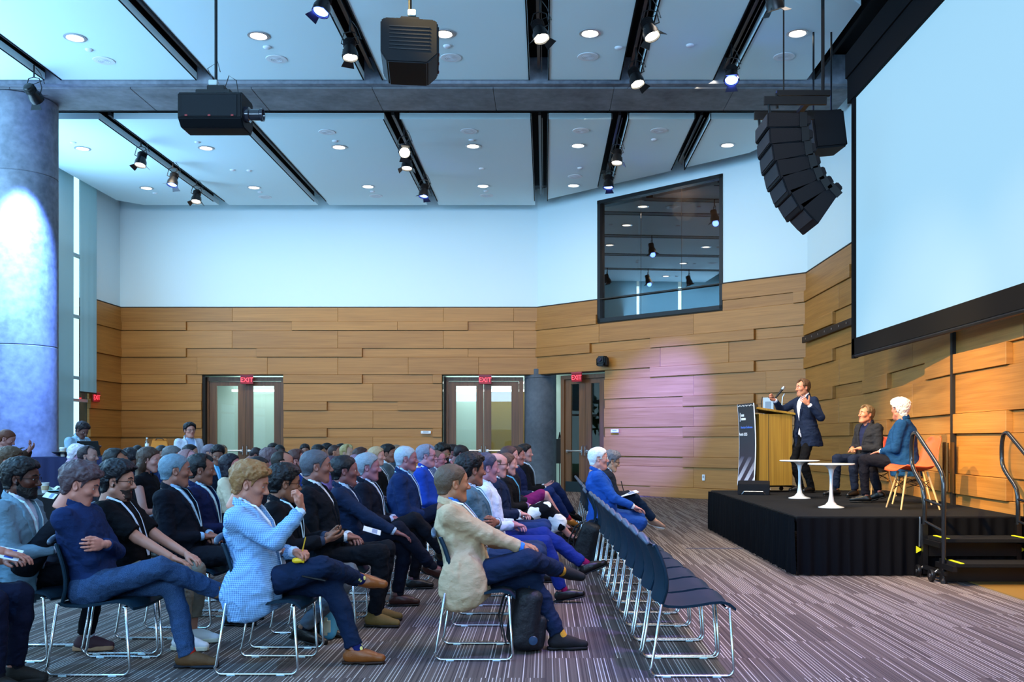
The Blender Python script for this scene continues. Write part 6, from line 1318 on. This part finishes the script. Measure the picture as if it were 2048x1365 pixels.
P_(664, 910, 11.8, 'person in a lilac patterned shirt leaning forward', lean=.3, curve=.08, head=(0, .3, 0), hair='short', hair_c='4A3444', top='shirt', top_c='8C78C0', arms='table', skin_c='A87484', res=.014)
P_(706, 905, 13.0, 'person in a pink lilac shirt bending over', lean=.4, curve=.08, head=(0, .5, 0), hair='thin', hair_c='8A6A80', top='shirt', top_c='A078B8', arms='table', skin_c='B08090')
# ---- rows further left
P_(-135, 925, 5.25, 'person in black at the left edge holding a leaflet', lean=-.1, hair='short', hair_c='14100E', top='rolled', top_c='0A0A0E', pants_c='10142A', legs='flat', skin_c='A86C5C', armT=[(.34, .12, .70), (.50, -.10, .76)], S=.95, shoe='sneaker')
P_(48, 919, 6.1, 'bearded man with glasses in a grey blue blazer and white shirt', lean=-.06, head=(.12, .08, 0), hair='thick', hair_c='0C0A0E', beard='100C0C', beard_t=.005, glasses='14100E', top='suit', top_c='6A8494', shirt_c='C8CCE0', pants_c='0E1018', legs='x', arms='phone', skin_c='4E2A1E', shoe='sneaker', shoe_c='4A3038', sole_c='B08868', sock_c='C8D8E8', lanyard=('C0E0E8', .16), legT=[((.38, .10, .09), (1, .1, 0)), ((.56, .02, .50), (1, .1, -.05))])
P_(22, 895, 8.5, 'young man with short brown hair in a light shirt at the left edge', lean=-.1, head=(.15, .1, 0), hair='quiff', hair_c='4C3828', top='blazer', top_c='20242E', skin_c='A86C5C')
P_(234, 902, 8.7, 'dark haired man hidden behind the black t-shirt', head=(.1, .3, 0), hair='recede', hair_c='120E10', top='suit', top_c='10131C', skin_c='8C5A44')
P_(300, 893, 9.4, 'woman with long brown hair in a black sleeveless dress', fem=1, lean=-.08, head=(.05, .12, 0), hair='long', hair_c='3E2A20', top='sleeveless', top_c='0C0C12', pants_c='0C0C12', skirt=1, arms='phone', skin_c='B8867C', sock_c=None, shoe='pump')
P_(379, 903, 10.3, 'balding man with thin pinkish hair behind the black suit', head=(.1, .2, 0), hair='thin', hair_c='8A6468', top='suit', top_c='14202E', skin_c='B8848A')
P_(348, 885, 11.3, 'grey haired man with glasses in a navy jacket', head=(.05, .12, 0), hair='short', hair_c='5C5C60', glasses='3A2A28', top='suit', top_c='142650', skin_c='A87870', shirt_c='A8C8E8')
P_(258, 899, 11.0, 'curly dark haired person looking down at the table', head=(0, .5, 0), lean=.05, hair='big', hair_c='14101A', top='shirt', top_c='283048', arms='phone', skin_c='5A3C34')
P_(326, 885, 12.9, 'dark haired man in blue by the orange bag', yaw=-.5, head=(-.3, .15, 0), hair='crew', hair_c='120E12', beard='1A1214', beard_t=.003, top='blazer', top_c='142448', skin_c='7A5044')
P_(384, 879, 14.3, 'black haired man in a light grey jacket in front of the standing man', head=(.1, 0, 0), hair='short', hair_c='100C10', top='blazer', top_c='8C8C98', shirt_c='C8D0E0', skin_c='B07E68')
P_(276, 879, 14.6, 'bald dark skinned man in a black jacket at the back left', yaw=-1.0, head=(-.4, .35, 0), hair='shaved', hair_c='0A0808', top='suit', top_c='0E1218', skin_c='2E1E22', shirt_c='7CA8C0')
P_(180, 891, 11.4, 'balding man with a grey beard in a brown suit', head=(.05, .02, 0), hair='recede', hair_c='2A2028', beard='6A6068', beard_t=.003, top='suit', top_c='2E2836', shirt_c='B8D0DC', skin_c='A07870')
P_(156, 881, 12.9, 'white haired person behind the brown suit', yaw=.3, head=(.3, .35, 0), hair='bouffant', hair_c='D8D4F0', top='suit', top_c='14182A', skin_c='B090B0')
P_(424, 881, 14.0, 'man with tousled grey hair in a blue jacket by the left door', yaw=-.2, hair='silver', hair_c='6E6270', top='blazer', top_c='1A3A6E', skin_c='A87868')
P_(446, 882, 15.4, 'bald man in front of the left door', yaw=-.7, head=(-.2, .2, 0), hair='shaved', hair_c='7A5A40', top='suit', top_c='20242E', skin_c='D09A68')
P_(437, 889, 12.6, 'dark haired man in a light blue shirt and dark jacket smiling downward', yaw=-.9, head=(-.3, .3, 0), hair='quiff', hair_c='120E14', top='suit', top_c='101626', shirt_c='5AB0E8', skin_c='7E5648', lanyard='90C8F0')
P_(466, 910, 10.3, 'woman with a dark bob in a cream top', fem=1, lean=-.1, head=(.0, -.08, 0), hair='bob', hair_c='14101E', top='sweater', top_c='C8B89E', pants_c='20242E', arms='phone', skin_c='C07C78')
P_(508, 887, 16.6, 'man in a pale blazer bowing his head at the table', yaw=.15, lean=.25, curve=.08, head=(0, .7, 0), hair='short', hair_c='241418', top='blazer', top_c='A8B4D0', arms='table', skin_c='8A5A50', S=1.05)
P_(548, 882, 17.2, 'dark haired man beside the left door leaf', yaw=-.8, head=(-.2, .1, 0), hair='thick', hair_c='14100E', top='suit', top_c='14161E', skin_c='C08070')
P_(561, 888, 16.0, 'dark skinned man looking down near the left door', yaw=-.5, head=(-.2, .35, 0), hair='shaved', hair_c='0E0A0A', top='suit', top_c='101218', skin_c='3A2220')
P_(541, 899, 12.5, 'man with curly grey hair seen from behind', head=(.6, .1, 0), yaw=.3, hair='big', hair_c='6E5A60', top='blazer', top_c='B8B8C0', skin_c='A07078')
P_(610, 885, 17.6, 'woman with long dark hair facing the camera', yaw=-1.2, fem=1, hair='long', hair_c='1A1014', top='shirt', top_c='14141A', skin_c='9A6A58', head=(0, .2, 0))
P_(640, 892, 15.4, 'black haired person between the lilac shirt and the wall', hair='short', hair_c='100C10', top='suit', top_c='10131E', skin_c='B07E58', head=(0, .1, 0))
P_(657, 882, 16.6, 'man with black hair looking up near the back wall', hair='quiff', hair_c='100E12', top='suit', top_c='14161E', skin_c='906050', head=(-.2, -.1, 0))
P_(674, 886, 14.6, 'bald man with a shaved head right of the black haired man', hair='shaved', hair_c='3A2420', top='suit', top_c='181A22', skin_c='A06850')
P_(686, 884, 17.4, 'dark haired person far back beside the bald man', hair='short', hair_c='0E0C10', top='suit', top_c='181A22', skin_c='A06850')
P_(698, 885, 13.8, 'person with parted blond hair looking toward the stage', yaw=-.2, head=(-.25, 0, 0), hair='side', hair_c='A08A5A', top='shirt', top_c='C8CCD4', skin_c='A8806C')
P_(727, 897, 13.3, 'woman with reddish brown hair behind the row of suits', fem=1, yaw=.1, hair='mid', hair_c='3E2420', top='suit', top_c='0C0C10', skin_c='D08A80', head=(0, -.1, 0))
P_(757, 896, 12.5, 'blonde woman in a black jacket', fem=1, hair='mid', hair_c='B89A78', top='blazer', top_c='0E0E12', skin_c='C48C80', lanyard='B8C8D8', head=(-.1, .02, 0))
P_(779, 883, 13.5, 'young man with thick black hair in a grey suit', hair='thick', hair_c='0C0A0E', top='suit', top_c='4C5C66', shirt_c='D0D8E0', skin_c='8E5E4E', head=(-.15, .02, 0))
P_(797, 886, 15.6, 'bald man behind the young man in grey, left one', hair='shaved', hair_c='8A6A54', top='suit', top_c='3C4450', skin_c='B88268')
P_(811, 888, 14.6, 'bald man behind the silver haired man', hair='fringe', hair_c='8A6A54', top='blazer', top_c='9CB0BC', skin_c='C08C74')
# ---- standing people at the back left
def stand(px, ytop, Y, label, yaw, **kw):
    zt = EYE-(ytop-CY)*Y/FP; S = zt/1.78; x = (px-CX)*Y/FP; return figure('person', label, (x, Y), yaw, pose='stand', legs='stand', S=S, lean=kw.pop('lean', .02), res=kw.pop('res', .016), **kw)
stand(376, 834, 15.7, 'standing man with glasses in a white jacket before the oak wall', -.75, head=(-.1, -.05, 0), hair='thick', hair_c='0E0C12', glasses='1A1414', top='blazer', top_c='C4C8D8', shirt_c='9CB8E0', pants_c='1A1E28', arms='clasp', skin_c='B87C6C')
stand(146, 828, 15.4, 'standing man in a pale blue shirt bending over a laptop', -.30, lean=.18, head=(-.1, .55, 0), hair='thick', hair_c='1A1016', top='shirt', top_c='8FAEC4', pants_c='2A3038', arms='table', skin_c='6E4A44', lanyard='D8E8F0', armT=[(.36, .14, 1.22), (.34, -.14, 1.20)])
stand(2, 846, 12.6, 'red haired woman at the left edge looking down at her phone', .1, fem=1, head=(0, .4, 0), hair='bun', hair_c='5A2E1E', top='sweater', top_c='3A2820', pants_c='1A1A20', arms='phone', skin_c='9A6A64', armT=[(.34, .03, 1.25), (.36, -.05, 1.22)])
# ================================================================ on the stage
r, sp_i = figure('person', 'standing speaker with a short beard in a navy blazer gesturing at the lectern', (3.87, 14.05), PI+.42, pose='stand', legs='stand', S=1.0, lean=.03, z0=ST, res=.011, hair='side', hair_c='5A3E28', beard='A8745A', beard_t=.0012, top='blazer', top_c='152038', shirt_c='D0D4E8', pants_c='08090E', shoe_c='101012',
    arms='speak', armT=[(.20, .30, 1.28), (.47, -.14, 1.36)], hands=('open', 'curl'), head=(-.05, .02, 0), skin_c='C88468', hem=.13)
q = bpy.data.objects.new('x', None); bpy.data.objects.remove(q)
wr_ = Matrix.Rotation(PI+.42, 3, 'Z') @ Vector(sp_i['wr'][1]); xh = Matrix.Rotation(PI+.42, 3, 'Z') @ Vector(sp_i['dirs'][1][0]); pc = Vector((3.87, 14.05, ST))+wr_+xh*.08
t = thing('presentation_remote', 'small black remote in the speaker\'s raised hand', 'remote', tuple(pc), PI+.42); mb = MB(); mb.bbox((0, 0, .01), (.10, .03, .016), .006); mb.build('body', black, t); mb = MB(); mb.box((.02, 0, .02), (.012, .012, .004)); mb.build('button', MATS['latch_red'], t)
figure('person', 'seated man on the stage in a dark grey jacket with a name tag', (4.50, 13.15), PI+.40, S=.97, z0=ST, res=.011, lean=.02, curve=.03, head=(-.05, -.12, 0), hair='side', hair_c='6A5238', top='blazer', top_c='23242A', shirt_c='1C2240', pants_c='131C30', shoe_c='0C0C0E', arms='clasp', legs='flat', skin_c='C87C5C', heavy=0, fat=.3, cuffs=False, legT=[((.40, .16, .09), (1, .25, 0)), ((.46, -.16, .09), (1, -.2, 0))])
r2, i2 = figure('person', 'white haired man seen from behind in a blue blazer on the stage', (4.40, 11.60), PI-.55, S=1.0, z0=ST, res=.011, lean=.0, curve=.03, head=(-.55, .0, 0), hair='bouffant', hair_c='D8D4CC', top='blazer', top_c='123A66', shirt_c='C8D4E8', pants_c='12121C', shoe_c='0A0A0C', arms='lap', legs='flat', skin_c='C07A66', heavy=1, fat=.9, legT=[((.44, .14, .09), (1, .1, 0)), ((.34, -.12, .12), (1, -.1, -.3))])
